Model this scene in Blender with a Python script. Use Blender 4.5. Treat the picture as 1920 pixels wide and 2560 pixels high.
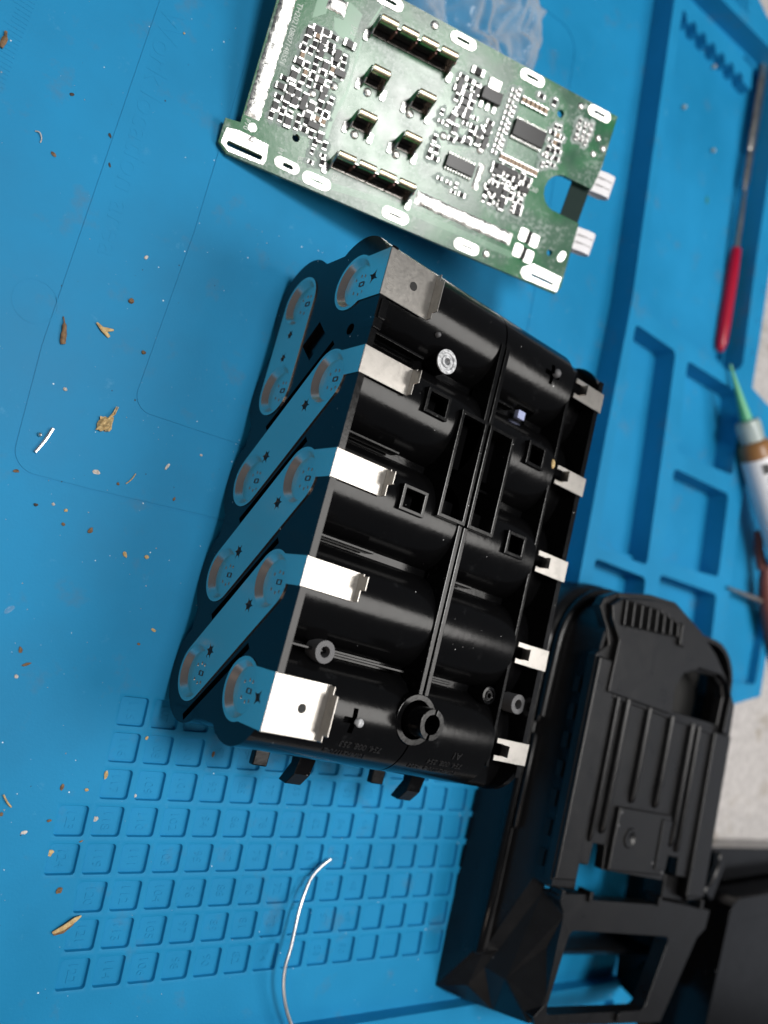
import bpy, bmesh, math, random
from mathutils import Vector, Matrix
from mathutils.geometry import tessellate_polygon
R_ = math.radians
MM = 0.001
random.seed(7)
for o in list(bpy.data.objects): bpy.data.objects.remove(o)
scene = bpy.context.scene
COL = scene.collection

# ------------------------------------------------------------------ camera
cam_d = bpy.data.cameras.new('camera'); cam = bpy.data.objects.new('camera', cam_d); COL.objects.link(cam)
cam_d.sensor_fit = 'VERTICAL'; cam_d.sensor_height = 36.0; cam_d.lens = 2094.313/2560*36.0
cam_d.clip_start = 0.01; cam_d.clip_end = 20
cam.matrix_world = Matrix(((0.76092941, -0.30388436, -0.57327196, -0.08334918),
                           (0.24557275, 0.95269814, -0.17905383, 0.02148774),
                           (0.60056679, -0.00453265, 0.79956175, 0.18103623),
                           (0, 0, 0, 1)))
cam_d.dof.use_dof = True; cam_d.dof.focus_distance = 0.180; cam_d.dof.aperture_fstop = 9.8
scene.camera = cam

# ------------------------------------------------------------------ world and lamps
w = bpy.data.worlds.new('World'); scene.world = w; w.use_nodes = True
bg = w.node_tree.nodes['Background']; bg.inputs[0].default_value = (0.80, 0.88, 1.0, 1); bg.inputs[1].default_value = 0.09

def area_lamp(name, loc, target, size, power, col):
    d = bpy.data.lights.new(name, 'AREA'); d.shape = 'DISK'; d.size = size; d.energy = power; d.color = col
    o = bpy.data.objects.new(name, d); COL.objects.link(o); o.location = loc
    o.rotation_euler = (Vector(target) - Vector(loc)).to_track_quat('-Z', 'Y').to_euler()
    return o
area_lamp('ceiling_lamp', (-0.03, 0.205, 0.90), (0.06, 0.08, 0.0), 0.24, 5.5, (1.0, 0.985, 0.96))
area_lamp('desk_lamp', (0.32, 0.075, 0.53), (0.08, 0.03, 0.03), 0.30, 1.85, (1.0, 0.97, 0.93))
area_lamp('room_lamp', (-0.38, -0.62, 0.72), (0.05, 0.0, 0.0), 0.30, 1.35, (1.0, 0.82, 0.68))
area_lamp('window_light', (1.65, 0.05, 0.85), (0.15, 0.03, 0.0), 1.0, 1.0, (0.86, 0.90, 1.0))
vs = scene.view_settings
vs.view_transform = 'Standard'; vs.look = 'None'; vs.exposure = 0.0; vs.gamma = 1.0
vs.use_curve_mapping = False
scene.render.engine = 'CYCLES'

# ------------------------------------------------------------------ materials
MAT = {}
def new_mat(name, col, rough=0.5, metal=0.0, spec=0.5, **kw):
    m = bpy.data.materials.new(name); m.use_nodes = True
    nt = m.node_tree; b = nt.nodes['Principled BSDF']
    b.inputs['Base Color'].default_value = (*col, 1); b.inputs['Roughness'].default_value = rough
    b.inputs['Metallic'].default_value = metal; b.inputs['Specular IOR Level'].default_value = spec
    for k, v in kw.items(): b.inputs[k].default_value = v
    MAT[name] = m
    return m, nt, b
def N(nt, t, **kw):
    n = nt.nodes.new(t)
    for k, v in kw.items():
        if k in n.inputs: n.inputs[k].default_value = v
        else: setattr(n, k, v)
    return n
def coords(nt): return N(nt, 'ShaderNodeTexCoord').outputs['Object']
def geo_pos(nt): return N(nt, 'ShaderNodeNewGeometry').outputs['Position']
def ramp(nt, src, stops):
    r = N(nt, 'ShaderNodeValToRGB'); nt.links.new(src, r.inputs[0])
    e = r.color_ramp.elements
    while len(e) < len(stops): e.new(0.5)
    for x, (p, c) in zip(e, stops):
        x.position = p; x.color = (*c, 1) if len(c) == 3 else c
    return r.outputs['Color']
def noise(nt, vec, scale, detail=4, rough=0.55):
    n = N(nt, 'ShaderNodeTexNoise'); n.inputs['Scale'].default_value = scale; n.inputs['Detail'].default_value = detail
    n.inputs['Roughness'].default_value = rough; nt.links.new(vec, n.inputs['Vector']); return n.outputs['Fac']
def specks(nt, vec, scale, size):
    # round dust grains: small Voronoi cells, most of them switched off by their random colour
    v = N(nt, 'ShaderNodeTexVoronoi'); v.inputs['Scale'].default_value = scale; nt.links.new(vec, v.inputs['Vector'])
    sep = N(nt, 'ShaderNodeSeparateColor'); nt.links.new(v.outputs['Color'], sep.inputs[0])
    mul = N(nt, 'ShaderNodeMath', operation='MULTIPLY'); nt.links.new(sep.outputs[0], mul.inputs[0]); nt.links.new(sep.outputs[1], mul.inputs[1])
    mr = N(nt, 'ShaderNodeMath', operation='MULTIPLY'); nt.links.new(mul.outputs[0], mr.inputs[0]); mr.inputs[1].default_value = size
    lt = N(nt, 'ShaderNodeMath', operation='LESS_THAN'); nt.links.new(v.outputs['Distance'], lt.inputs[0]); nt.links.new(mr.outputs[0], lt.inputs[1])
    gt = N(nt, 'ShaderNodeMath', operation='GREATER_THAN'); nt.links.new(sep.outputs[2], gt.inputs[0]); gt.inputs[1].default_value = 0.72
    o = N(nt, 'ShaderNodeMath', operation='MULTIPLY'); nt.links.new(lt.outputs[0], o.inputs[0]); nt.links.new(gt.outputs[0], o.inputs[1])
    return o.outputs[0]
def mix(nt, fac, a, b):
    m = N(nt, 'ShaderNodeMix'); m.data_type = 'RGBA'
    if isinstance(fac, (int, float)): m.inputs[0].default_value = fac
    else: nt.links.new(fac, m.inputs[0])
    for s, v in ((m.inputs[6], a), (m.inputs[7], b)):
        if isinstance(v, tuple): s.default_value = (*v, 1)
        else: nt.links.new(v, s)
    return m.outputs[2]
def bump(nt, b, h, strength, dist):
    bp = N(nt, 'ShaderNodeBump'); bp.inputs['Strength'].default_value = strength; bp.inputs['Distance'].default_value = dist
    nt.links.new(h, bp.inputs['Height']); nt.links.new(bp.outputs[0], b.inputs['Normal'])

# blue silicone, with faint stains, grime and dust
def silicone(name, col):
    m, nt, b = new_mat(name, col, 0.6, spec=0.22)
    p = geo_pos(nt)
    big = noise(nt, p, 22, 5)
    c1 = mix(nt, ramp(nt, big, [(0.35, (0, 0, 0)), (0.7, (1, 1, 1))]), tuple(0.84*x for x in col), tuple(min(1, 1.05*x + 0.003) for x in col))
    st = noise(nt, p, 85, 6, 0.65)
    c2 = mix(nt, ramp(nt, st, [(0.58, (0, 0, 0)), (0.76, (0.40, 0.40, 0.40))]), c1, (0.10, 0.14, 0.17))
    c3 = mix(nt, ramp(nt, noise(nt, p, 130, 6, 0.7), [(0.64, (0, 0, 0)), (0.78, (0.35, 0.35, 0.35))]), c2, (0.16, 0.42, 0.62))
    c4 = mix(nt, specks(nt, p, 620, 0.13), c3, (0.62, 0.72, 0.78))
    c5 = mix(nt, specks(nt, p, 417, 0.10), c4, (0.02, 0.05, 0.08))
    nt.links.new(c5, b.inputs['Base Color'])
    nt.links.new(ramp(nt, big, [(0.3, (0.52,)*3), (0.7, (0.66,)*3)]), b.inputs['Roughness'])
    bump(nt, b, noise(nt, p, 1500, 3), 0.12, 0.0003)
    return m
silicone('blue_silicone', (0.007, 0.23, 0.47))

def plastic(name, col, rough, dust=0.11, scuff=0.5, dcol=(0.55, 0.55, 0.55), spec=0.21):
    m, nt, b = new_mat(name, col, rough, spec=spec)
    p = geo_pos(nt)
    d = specks(nt, p, 640, dust)
    c = mix(nt, d, col, dcol)
    sc = ramp(nt, noise(nt, p, 240, 8, 0.72), [(0.60, (0, 0, 0)), (0.80, (scuff,)*3)])
    c2 = mix(nt, sc, c, (0.03, 0.031, 0.033))
    nt.links.new(c2, b.inputs['Base Color'])
    nt.links.new(ramp(nt, noise(nt, p, 160, 6, 0.7), [(0.3, (rough*0.85,)*3), (0.75, (min(1, rough*1.4),)*3)]), b.inputs['Roughness'])
    bump(nt, b, noise(nt, p, 900, 4), 0.10, 0.0002)
    return m
plastic('black_gloss', (0.003, 0.003, 0.0033), 0.16, spec=0.26)
plastic('black_matte', (0.006, 0.006, 0.0065), 0.30, dust=0.06, scuff=0.2, spec=0.4)
plastic('lettering_black', (0.02, 0.02, 0.021), 0.4)
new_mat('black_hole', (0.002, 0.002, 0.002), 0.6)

def metal(name, col, rough, grain=0.25, scale=(900, 160, 900), bst=0.06, stain=0.72):
    m, nt, b = new_mat(name, col, rough, metal=1.0)
    p = geo_pos(nt)
    mp = N(nt, 'ShaderNodeMapping'); mp.inputs['Scale'].default_value = scale; nt.links.new(p, mp.inputs['Vector'])
    n = noise(nt, mp.outputs[0], 1.0, 5, 0.6)
    st = noise(nt, p, 420, 6, 0.7)
    nt.links.new(ramp(nt, n, [(0.25, (rough*(1-grain),)*3), (0.75, (rough*(1+grain),)*3)]), b.inputs['Roughness'])
    nt.links.new(mix(nt, ramp(nt, st, [(0.5, (0, 0, 0)), (0.8, (1, 1, 1))]), col, tuple(stain*x for x in col)), b.inputs['Base Color'])
    bump(nt, b, n, bst, 0.0001 if bst < 0.1 else 0.0004)
    return m
metal('nickel', (0.50, 0.475, 0.44), 0.32, 0.12, (1600, 1600, 1600))
metal('nickel_face', (0.80, 0.69, 0.61), 0.25, 0.06, (300, 300, 300), 0.015, stain=0.95)
metal('clip_brass', (0.80, 0.70, 0.48), 0.34)
metal('steel', (0.55, 0.53, 0.50), 0.30)
metal('dark_plate', (0.16, 0.15, 0.14), 0.2)
metal('solder', (0.80, 0.80, 0.77), 0.34, 0.6, (1100, 1100, 1100), 0.35)
metal('cap_tin', (0.52, 0.51, 0.50), 0.3, 0.4, (900, 900, 900), 0.2)
metal('wire_metal', (0.92, 0.92, 0.93), 0.4)

# solder mask: green laminate with copper traces under it and grey flux residue
m, nt, b = new_mat('solder_mask', (0.01, 0.11, 0.045), 0.3, spec=0.42)
p = coords(nt)
fl = noise(nt, p, 130, 5, 0.6); fl2 = noise(nt, p, 900, 4, 0.7)
c1 = mix(nt, ramp(nt, noise(nt, p, 60, 2), [(0.45, (0, 0, 0)), (0.55, (1, 1, 1))]), (0.006, 0.13, 0.04), (0.010, 0.085, 0.038))
mu = N(nt, 'ShaderNodeMath', operation='MULTIPLY'); nt.links.new(fl, mu.inputs[0]); nt.links.new(fl2, mu.inputs[1])
c2 = mix(nt, ramp(nt, mu.outputs[0], [(0.27, (0, 0, 0)), (0.40, (0.6, 0.6, 0.6))]), c1, (0.36, 0.44, 0.40))
nt.links.new(c2, b.inputs['Base Color'])
nt.links.new(ramp(nt, fl, [(0.3, (0.17,)*3), (0.7, (0.28,)*3)]), b.inputs['Roughness'])
bump(nt, b, fl2, 0.08, 0.0002)
new_mat('trace_green', (0.02, 0.19, 0.07), 0.32, spec=0.8)
new_mat('board_edge', (0.20, 0.23, 0.12), 0.6)
new_mat('silk_white', (0.62, 0.68, 0.64), 0.6)
new_mat('flux_grey', (0.22, 0.29, 0.26), 0.5)
new_mat('chip_black', (0.006, 0.006, 0.007), 0.3, spec=0.25)
new_mat('resistor_black', (0.006, 0.006, 0.007), 0.45, spec=0.2)
new_mat('ceramic_tan', (0.30, 0.20, 0.12), 0.45)
new_mat('ceramic_grey', (0.20, 0.19, 0.19), 0.45)
new_mat('flex_white', (0.72, 0.71, 0.74), 0.5)
new_mat('film_dark', (0.004, 0.018, 0.015), 0.5, spec=0.1)
new_mat('rivet_grey', (0.10, 0.10, 0.105), 0.55)
m, nt, b = new_mat('rivet_white', (0.55, 0.56, 0.58), 0.6)
nt.links.new(mix(nt, ramp(nt, noise(nt, geo_pos(nt), 1500, 5), [(0.4, (0, 0, 0)), (0.65, (1, 1, 1))]), (0.30, 0.31, 0.32), (0.72, 0.73, 0.75)), b.inputs['Base Color'])
new_mat('blue_foam', (0.34, 0.38, 0.58), 0.8)
new_mat('red_handle', (0.36, 0.003, 0.026), 0.3)
new_mat('green_tip', (0.10, 0.42, 0.22), 0.35, **{'Subsurface Weight': 0.0})
new_mat('amber_paste', (0.27, 0.13, 0.045), 0.35)
new_mat('cap_frost', (0.50, 0.58, 0.55), 0.3, **{'Transmission Weight': 0.35})
m, nt, b = new_mat('label_paper', (0.78, 0.78, 0.80), 0.5)
new_mat('print_black', (0.03, 0.03, 0.03), 0.6)
new_mat('rust_tool', (0.17, 0.05, 0.04), 0.5)
m, nt, b = new_mat('clear_film', (0.62, 0.62, 0.62), 0.12, spec=0.7)
b.inputs['Transmission Weight'].default_value = 0.0
tr = N(nt, 'ShaderNodeBsdfTransparent'); mx = N(nt, 'ShaderNodeMixShader'); fr = N(nt, 'ShaderNodeLayerWeight'); fr.inputs['Blend'].default_value = 0.42
mr = N(nt, 'ShaderNodeMapRange'); nt.links.new(fr.outputs['Facing'], mr.inputs[0]); mr.inputs[3].default_value = 0.05; mr.inputs[4].default_value = 0.45
nt.links.new(mr.outputs[0], mx.inputs[0]); nt.links.new(tr.outputs[0], mx.inputs[1]); nt.links.new(b.outputs[0], mx.inputs[2])
nt.links.new(mx.outputs[0], nt.nodes['Material Output'].inputs[0])
m, nt, b = new_mat('painted_table', (0.66, 0.62, 0.58), 0.5)
p = geo_pos(nt)
nt.links.new(mix(nt, ramp(nt, noise(nt, p, 45, 7, 0.7), [(0.56, (0, 0, 0)), (0.68, (0.9, 0.9, 0.9))]), ramp(nt, noise(nt, p, 420, 6, 0.75), [(0.35, (0.36, 0.34, 0.33)), (0.6, (0.54, 0.515, 0.50))]), (0.22, 0.17, 0.10)), b.inputs['Base Color'])
def organic(name, c1_, c2_, rough=0.7):
    m, nt, b = new_mat(name, c1_, rough)
    nt.links.new(mix(nt, ramp(nt, noise(nt, geo_pos(nt), 1400, 5, 0.7), [(0.4, (0, 0, 0)), (0.65, (1, 1, 1))]), c1_, c2_), b.inputs['Base Color'])
organic('husk_brown', (0.22, 0.13, 0.06), (0.09, 0.05, 0.025))
organic('husk_straw', (0.62, 0.46, 0.22), (0.34, 0.21, 0.08))
organic('husk_white', (0.62, 0.60, 0.56), (0.36, 0.30, 0.25))
organic('husk_dark', (0.05, 0.035, 0.025), (0.02, 0.016, 0.012))

# ------------------------------------------------------------------ mesh helpers (all lengths in mm, world frame)
def area2(p): return sum(p[i][0]*p[(i+1) % len(p)][1] - p[(i+1) % len(p)][0]*p[i][1] for i in range(len(p)))
def ccw(p): return list(p) if area2(p) > 0 else list(p)[::-1]
def circ(cx, cy, r, n=24, a0=0, a1=360, full=True):
    k = n if full else n + 1
    return [(cx + r*math.cos(R_(a0 + (a1-a0)*i/n)), cy + r*math.sin(R_(a0 + (a1-a0)*i/n))) for i in range(k)]
def rrect(x0, y0, x1, y1, r, n=4):
    o = []
    for cx, cy, a in ((x1-r, y0+r, -90), (x1-r, y1-r, 0), (x0+r, y1-r, 90), (x0+r, y0+r, 180)):
        o += circ(cx, cy, r, n, a, a+90, False)
    return o
def capsule(x0, y0, x1, y1, r, n=8):
    a = math.degrees(math.atan2(y1-y0, x1-x0))
    return circ(x1, y1, r, n, a-90, a+90, False) + circ(x0, y0, r, n, a+90, a+270, False)
class MB:
    def __init__(s): s.v = []; s.f = []
    def add(s, vs_, fs):
        k = len(s.v); s.v += [tuple(x) for x in vs_]; s.f += [tuple(i+k for i in f) for f in fs]; return s
    def prism(s, outer, holes=(), z0=0, z1=1, tf=None, bottom=True, top=True, walls=True):
        tf = tf or (lambda x, y, z: (x, y, z))
        loops = [ccw(outer)] + [ccw(h)[::-1] for h in holes]
        flat = [p for l in loops for p in l]
        tri = tessellate_polygon([[Vector((x, y, 0)) for x, y in l] for l in loops]) if (holes or len(outer) > 4) else None
        n = len(flat)
        v = [tf(x, y, z1) for x, y in flat] + [tf(x, y, z0) for x, y in flat]
        f = []
        if tri is None: tri = [tuple(range(n))]
        for t in tri:
            a = sum(flat[t[i]][0]*flat[t[(i+1) % len(t)]][1] - flat[t[(i+1) % len(t)]][0]*flat[t[i]][1] for i in range(len(t)))
            t = t if a > 0 else t[::-1]
            if top: f.append(tuple(t))
            if bottom: f.append(tuple(i+n for i in t[::-1]))
        if walls:
            k = 0
            for l in loops:
                m_ = len(l)
                for i in range(m_):
                    a, b_ = k+i, k+(i+1) % m_
                    f.append((a, a+n, b_+n, b_))
                k += m_
        return s.add(v, f)
    def box(s, x0, x1, y0, y1, z0, z1, tf=None): return s.prism([(x0, y0), (x1, y0), (x1, y1), (x0, y1)], (), z0, z1, tf)
    def hull(s, pts, faces): return s.add(pts, faces)
    def lathe(s, prof, n=24, tf=None):
        # prof: (r, z); closed rings are left open at the ends
        tf = tf or (lambda x, y, z: (x, y, z))
        v = []; f = []
        for r, z in prof:
            for i in range(n):
                a = 2*math.pi*i/n; v.append(tf(r*math.cos(a), r*math.sin(a), z))
        for j in range(len(prof)-1):
            for i in range(n):
                a, b_ = j*n+i, j*n+(i+1) % n
                f.append((a, b_, b_+n, a+n))
        return s.add(v, f)
    def tube(s, path, rad, n=8, flat=1.0):
        P = [Vector(p) for p in path]; v = []; f = []
        rads = rad if isinstance(rad, (list, tuple)) else [rad]*len(P)
        up = Vector((0, 0, 1))
        for i, p in enumerate(P):
            t = (P[min(i+1, len(P)-1)] - P[max(i-1, 0)]).normalized()
            a = t.cross(up)
            if a.length < 1e-4: a = t.cross(Vector((1, 0, 0)))
            a.normalize(); c = a.cross(t).normalized()
            for k in range(n):
                th = 2*math.pi*k/n
                v.append(p + a*rads[i]*math.cos(th) + c*rads[i]*flat*math.sin(th))
        for i in range(len(P)-1):
            for k in range(n):
                a, b_ = i*n+k, i*n+(k+1) % n
                f.append((a, b_, b_+n, a+n))
        f.append(tuple(range(n))[::-1]); f.append(tuple(range((len(P)-1)*n, len(P)*n)))
        return s.add(v, f)
    def mesh(s, name, origin=None, smooth=None, recalc=True):
        me = bpy.data.meshes.new(name)
        ox, oy, oz = origin or (0, 0, 0)
        me.from_pydata([((x-ox)*MM, (y-oy)*MM, (z-oz)*MM) for x, y, z in s.v], [], s.f)
        if recalc:
            bm = bmesh.new(); bm.from_mesh(me); bmesh.ops.remove_doubles(bm, verts=bm.verts, dist=2e-7)
            bmesh.ops.recalc_face_normals(bm, faces=bm.faces); bm.to_mesh(me); bm.free()
        if smooth:
            me.polygons.foreach_set('use_smooth', [True]*len(me.polygons)); me.set_sharp_from_angle(angle=R_(smooth))
        me.update()
        return me
    def build(s, name, mat, parent=None, smooth=None, bevel=0, seg=2, local=False, recalc=True):
        org = (0, 0, 0)
        if parent is not None and not local: org = parent.get('_o', (0, 0, 0))
        me = s.mesh(name, org, smooth, recalc)
        me.materials.append(MAT[mat])
        return link(name, me, parent, bevel, seg, org if parent is not None else (0, 0, 0))
def link(name, me, parent=None, bevel=0, seg=2, org=(0, 0, 0)):
    o = bpy.data.objects.new(name, me); COL.objects.link(o)
    if parent is not None: o.parent = parent; o['_o'] = org
    if bevel:
        b_ = o.modifiers.new('bevel', 'BEVEL'); b_.width = bevel*MM; b_.segments = seg; b_.limit_method = 'ANGLE'; b_.angle_limit = R_(38)
    return o
def tag(o, label, cat, group=None):
    o['label'] = label; o['category'] = cat
    if group: o['group'] = group
    return o
def thing(name, loc, label, cat, group=None):
    o = bpy.data.objects.new(name, None); COL.objects.link(o); o.empty_display_size = 0.01
    o.location = [c*MM for c in loc]; o['_o'] = tuple(float(c) for c in loc)
    return tag(o, label, cat, group)
def text_mesh(txt, size, extrude, bevel=0.0):
    cu = bpy.data.curves.new('lettering', 'FONT'); cu.body = txt; cu.size = size*MM; cu.extrude = extrude*MM
    cu.align_x = 'CENTER'; cu.align_y = 'CENTER'; cu.resolution_u = 3
    if bevel: cu.bevel_depth = bevel*MM; cu.bevel_resolution = 0
    t = bpy.data.objects.new('lettering', cu); COL.objects.link(t)
    bpy.context.view_layer.update()
    me = bpy.data.meshes.new_from_object(t.evaluated_get(bpy.context.evaluated_depsgraph_get()))
    bpy.data.objects.remove(t); bpy.data.curves.remove(cu)
    return me
def boolean_cut(o, cutter):
    c = bpy.data.objects.new('cutter', cutter.mesh('cutter', o.get('_o', (0, 0, 0)))); COL.objects.link(c)
    if o.parent: c.parent = o.parent
    md = o.modifiers.new('cut', 'BOOLEAN'); md.operation = 'DIFFERENCE'; md.object = c; md.solver = 'EXACT'
    bpy.context.view_layer.update()
    me = bpy.data.meshes.new_from_object(o.evaluated_get(bpy.context.evaluated_depsgraph_get()))
    o.modifiers.remove(md); old = o.data; o.data = me; bpy.data.meshes.remove(old); bpy.data.objects.remove(c)
    me.polygons.foreach_set('use_smooth', [False]*len(me.polygons))


# ------------------------------------------------------------------ setting: the table
tb = MB().prism([(-700, -600), (800, -600), (800, 900), (-700, 900)], (), -43, -3).build('table_top', 'painted_table', None)
tb['kind'] = 'structure'

# ------------------------------------------------------------------ blue silicone repair mat
mat_t = thing('silicone_mat', (0, 0, -3), 'blue silicone repair mat with numbered square pads and storage pockets', 'mat')
PU, PA, PX, PY, PS = 7.922, 0.074, -8.98, -4.43, 6.35
ca, sa = math.cos(PA), math.sin(PA)
def grid(u, v): return (PX + ca*u - sa*v, PY + sa*u + ca*v)          # pad frame -> world; v grows away from the keypad's lower rows
G0 = (PU - PS)/2
cells = [(c, r) for c in range(0, 15) for r in range(8)] + [(-1, 3), (-1, 4)]
def cell_uv(c, r): return (c*PU - G0, -r*PU - G0)                    # lower left corner of the cell
H = -G0
stair = [(-PU+H, -4*PU+H), (-PU+H, -2*PU+H), (H, -2*PU+H), (H, PU+H), (15*PU+H, PU+H), (15*PU+H, -7*PU+H), (H, -7*PU+H), (H, -4*PU+H)]
hole_pads = [grid(u, v) for u, v in stair]
def buffer_path(pts, hw):
    P = [Vector((x, y)) for x, y in pts]; l = []; r = []
    for i, p in enumerate(P):
        t = (P[min(i+1, len(P)-1)] - P[max(i-1, 0)]).normalized(); n = Vector((-t.y, t.x))*hw
        l.append(tuple(p+n)); r.append(tuple(p-n))
    return l + r[::-1]
def arc_pts(cx, cy, r, a0, a1, n=8): return circ(cx, cy, r, n, a0, a1, False)
g_out = [(-49.6, 300), (-49, 152), (-48.6, 68)] + arc_pts(-41.9, 47.0, 5.2, 180, 268, 7) + [(-30, 42.6), (0.8, 45.6), (40, 49.3)]
g_in = [(-27.8, 240), (-26.9, 169), (-26.0, 107)] + arc_pts(-22.6, 67.0, 4.6, 180, 266, 7) + [(-10, 63.2), (2.1, 64.0), (40, 67)]
g_right = [(40, 228.5), (56.2, 231.0), (66, 232.5)] + arc_pts(67.6, 226.0, 6.5, 80, 5, 5) + [(75.2, 215), (80.0, 160), (82.3, 118)]
work = [(-150, -84.9), (200, -57.7), (200, 40.5), (121, 38.5), (118.9, 60), (117, 110), (115.9, 158), (105, 268), (100.5, 306), (-150, 306)]
holes = [hole_pads, buffer_path(g_out, 0.26), buffer_path(g_in, 0.5), buffer_path(g_right, 0.5)]
MB().prism(work, holes, -3, 0).build('work_surface', 'blue_silicone', mat_t)
gf = MB()
for g in (g_out, g_in, g_right): gf.prism(buffer_path(g, 0.7), (), -0.9, -0.17)
gf.build('groove_floor', 'blue_silicone', mat_t)
# one pad cell, shared by all the pads
cm = MB()
q = PS; c0 = -G0; c1 = c0 + PU
cm.prism([(c0, c0), (c1, c0), (c1, c1), (c0, c1)], [rrect(-0.16, -0.16, q+0.16, q+0.16, 0.85)], -2.5, 0, bottom=False, walls=False)
rings = [(-0.16, 0.85, 0.0), (-0.03, 0.78, -0.06), (0.03, 0.74, -0.28), (0.10, 0.72, -0.95), (0.20, 0.65, -1.06)]
n_ = len(rrect(0, 0, 1, 1, 0.1)); vv = []; ff = []
for ins, rad, z in rings: vv += [(x, y, z) for x, y in rrect(ins, ins, q-ins, q-ins, rad)]
for j in range(len(rings)-1):
    for i in range(n_): ff.append((j*n_+i, j*n_+(i+1) % n_, (j+1)*n_+(i+1) % n_, (j+1)*n_+i))
ff.append(tuple(range((len(rings)-1)*n_, len(rings)*n_)))
cm.add(vv, ff)
pad_me = cm.mesh('pad', None, 24); pad_me.materials.append(MAT['blue_silicone'])
# dished rim between cell and pad floor
for c, r in cells:
    n = {(-1, 3): 123, (-1, 4): 124}.get((c, r), 115 - 8*c + r)
    x, y = grid(c*PU, -r*PU)
    o = link('pad', pad_me, mat_t)
    o.location = (x*MM, y*MM, 3*MM); o.rotation_euler = (0, 0, PA)
    if c <= 9:
        t = text_mesh(str(n), 2.9, 0.09); t.materials.append(MAT['blue_silicone'])
        to = link('number', t, o); to.location = (3.2*MM, 3.2*MM, -1.05*MM); to.rotation_euler = (0, 0, R_(-90))
# lettering and ruler moulded into the work surface
def flat_text(txt, size, x, y, rot, parent, mat, z=0.0, ext=0.06, name='lettering', sx=1.0):
    t = text_mesh(txt, size, ext); t.materials.append(MAT[mat])
    o = link(name, t, parent); px, py, pz = parent.get('_o', (0, 0, 0))
    o.location = ((x-px)*MM, (y-py)*MM, (z-pz)*MM); o.rotation_euler = (0, 0, R_(rot)); o.scale = (sx, 1, 1)
    return o
flat_text('Work location area', 7.6, -43.6, 122, -86.5, mat_t, 'blue_silicone', 0.0, 0.05)
rl = MB()
for i in range(34):
    y = 112 + i*1.0; L = 5.0 if i % 10 == 0 else (4.0 if i % 5 == 0 else 3.0)
    rl.box(-70.9 - L, -70.9, y-0.13, y+0.13, -0.1, 0.06)
ro = rl.build('ruler_marks', 'blue_silicone', mat_t); ro['kind'] = 'stuff'
MB().lathe([(4.35, -0.05), (4.35, 0.05), (4.5, 0.07), (4.65, 0.05), (4.65, -0.05)], 48, lambda x, y, z: (x-52.3, y+76.0, z)).build('moulding_ring', 'blue_silicone', mat_t, smooth=60)
# raised storage tray with pockets (top 9 mm above the work surface)
ZT = 9.0
outer = [(100.6, 306), (105.1, 268), (116.0, 158), (117.1, 110), (119, 60), (121.1, 38.6), (217.6, 41), (236, 47.4), (236, 157), (206, 157), (193.5, 159), (192.8, 178), (187, 291), (151, 303)]
def rnd(poly, r=2.0, n=3):
    out = []
    k = len(poly)
    for i in range(k):
        p0, p1, p2 = (Vector(poly[(i+j) % k]) for j in (-1, 0, 1))
        a = (p0-p1); b_ = (p2-p1); ra = min(r, a.length*0.4, b_.length*0.4)
        s_, e_ = p1 + a.normalized()*ra, p1 + b_.normalized()*ra
        for j in range(n+1):
            t = j/n; q_ = s_*(1-t)**2 + p1*2*t*(1-t) + e_*t*t; out.append((q_.x, q_.y))
    return out
pockets = {
 'P1': ([(109, 284), (119.5, 157.2), (178.5, 158.5), (184.6, 164), (180.5, 209), (179, 240), (176, 290.5), (160, 289.5), (130, 286)], 0.8),
 'P2': ([(120.3, 151.0), (121.8, 110), (123.8, 75.2), (150.8, 76.5), (147.2, 116), (143.7, 151.6)], 0.8),
 'P3': ([(151.2, 151.5), (155.2, 118.6), (191, 122.5), (187, 153.6)], 0.8),
 'P4': ([(155.4, 112.8), (158.6, 80.2), (193.6, 83.8), (190.6, 115)], 0.8),
 'P5': ([(159, 75.6), (162.2, 45), (198, 47.6), (194.4, 77.6)], 0.8),
 'P6': ([(124.4, 71.6), (126, 43), (155, 44), (151.6, 72.4)], 0.8),
 'P7': ([(199.5, 118), (205.5, 48), (231, 51), (231, 128), (201, 128)], 5.5),
}
pl = {k: rnd(v[0]) for k, v in pockets.items()}
MB().prism(outer, list(pl.values()), -3, ZT).build('tray_rim', 'blue_silicone', mat_t, bevel=0.5, seg=3)
for k, (poly, zf) in pockets.items():
    cxm = sum(p_[0] for p_ in poly)/len(poly); cym = sum(p_[1] for p_ in poly)/len(poly)
    grow = [(cxm + (x-cxm)*1.01, cym + (y-cym)*1.01) for x, y in pl[k]]
    hs = []
    if k == 'P1':
        slot = rnd([(160, 288.5), (163, 270), (171.6, 215), (178, 166), (183.6, 166), (179.6, 209), (178, 240), (175, 288)], 1.5); hs = [slot]
    MB().prism(grow, hs, -2.9, zf).build('pocket_floor', 'blue_silicone', mat_t, bevel=0.3)
    if hs: MB().prism([(x, y) for x, y in slot], (), -2.85, -2.0).build('pocket_floor', 'blue_silicone', mat_t)
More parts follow.
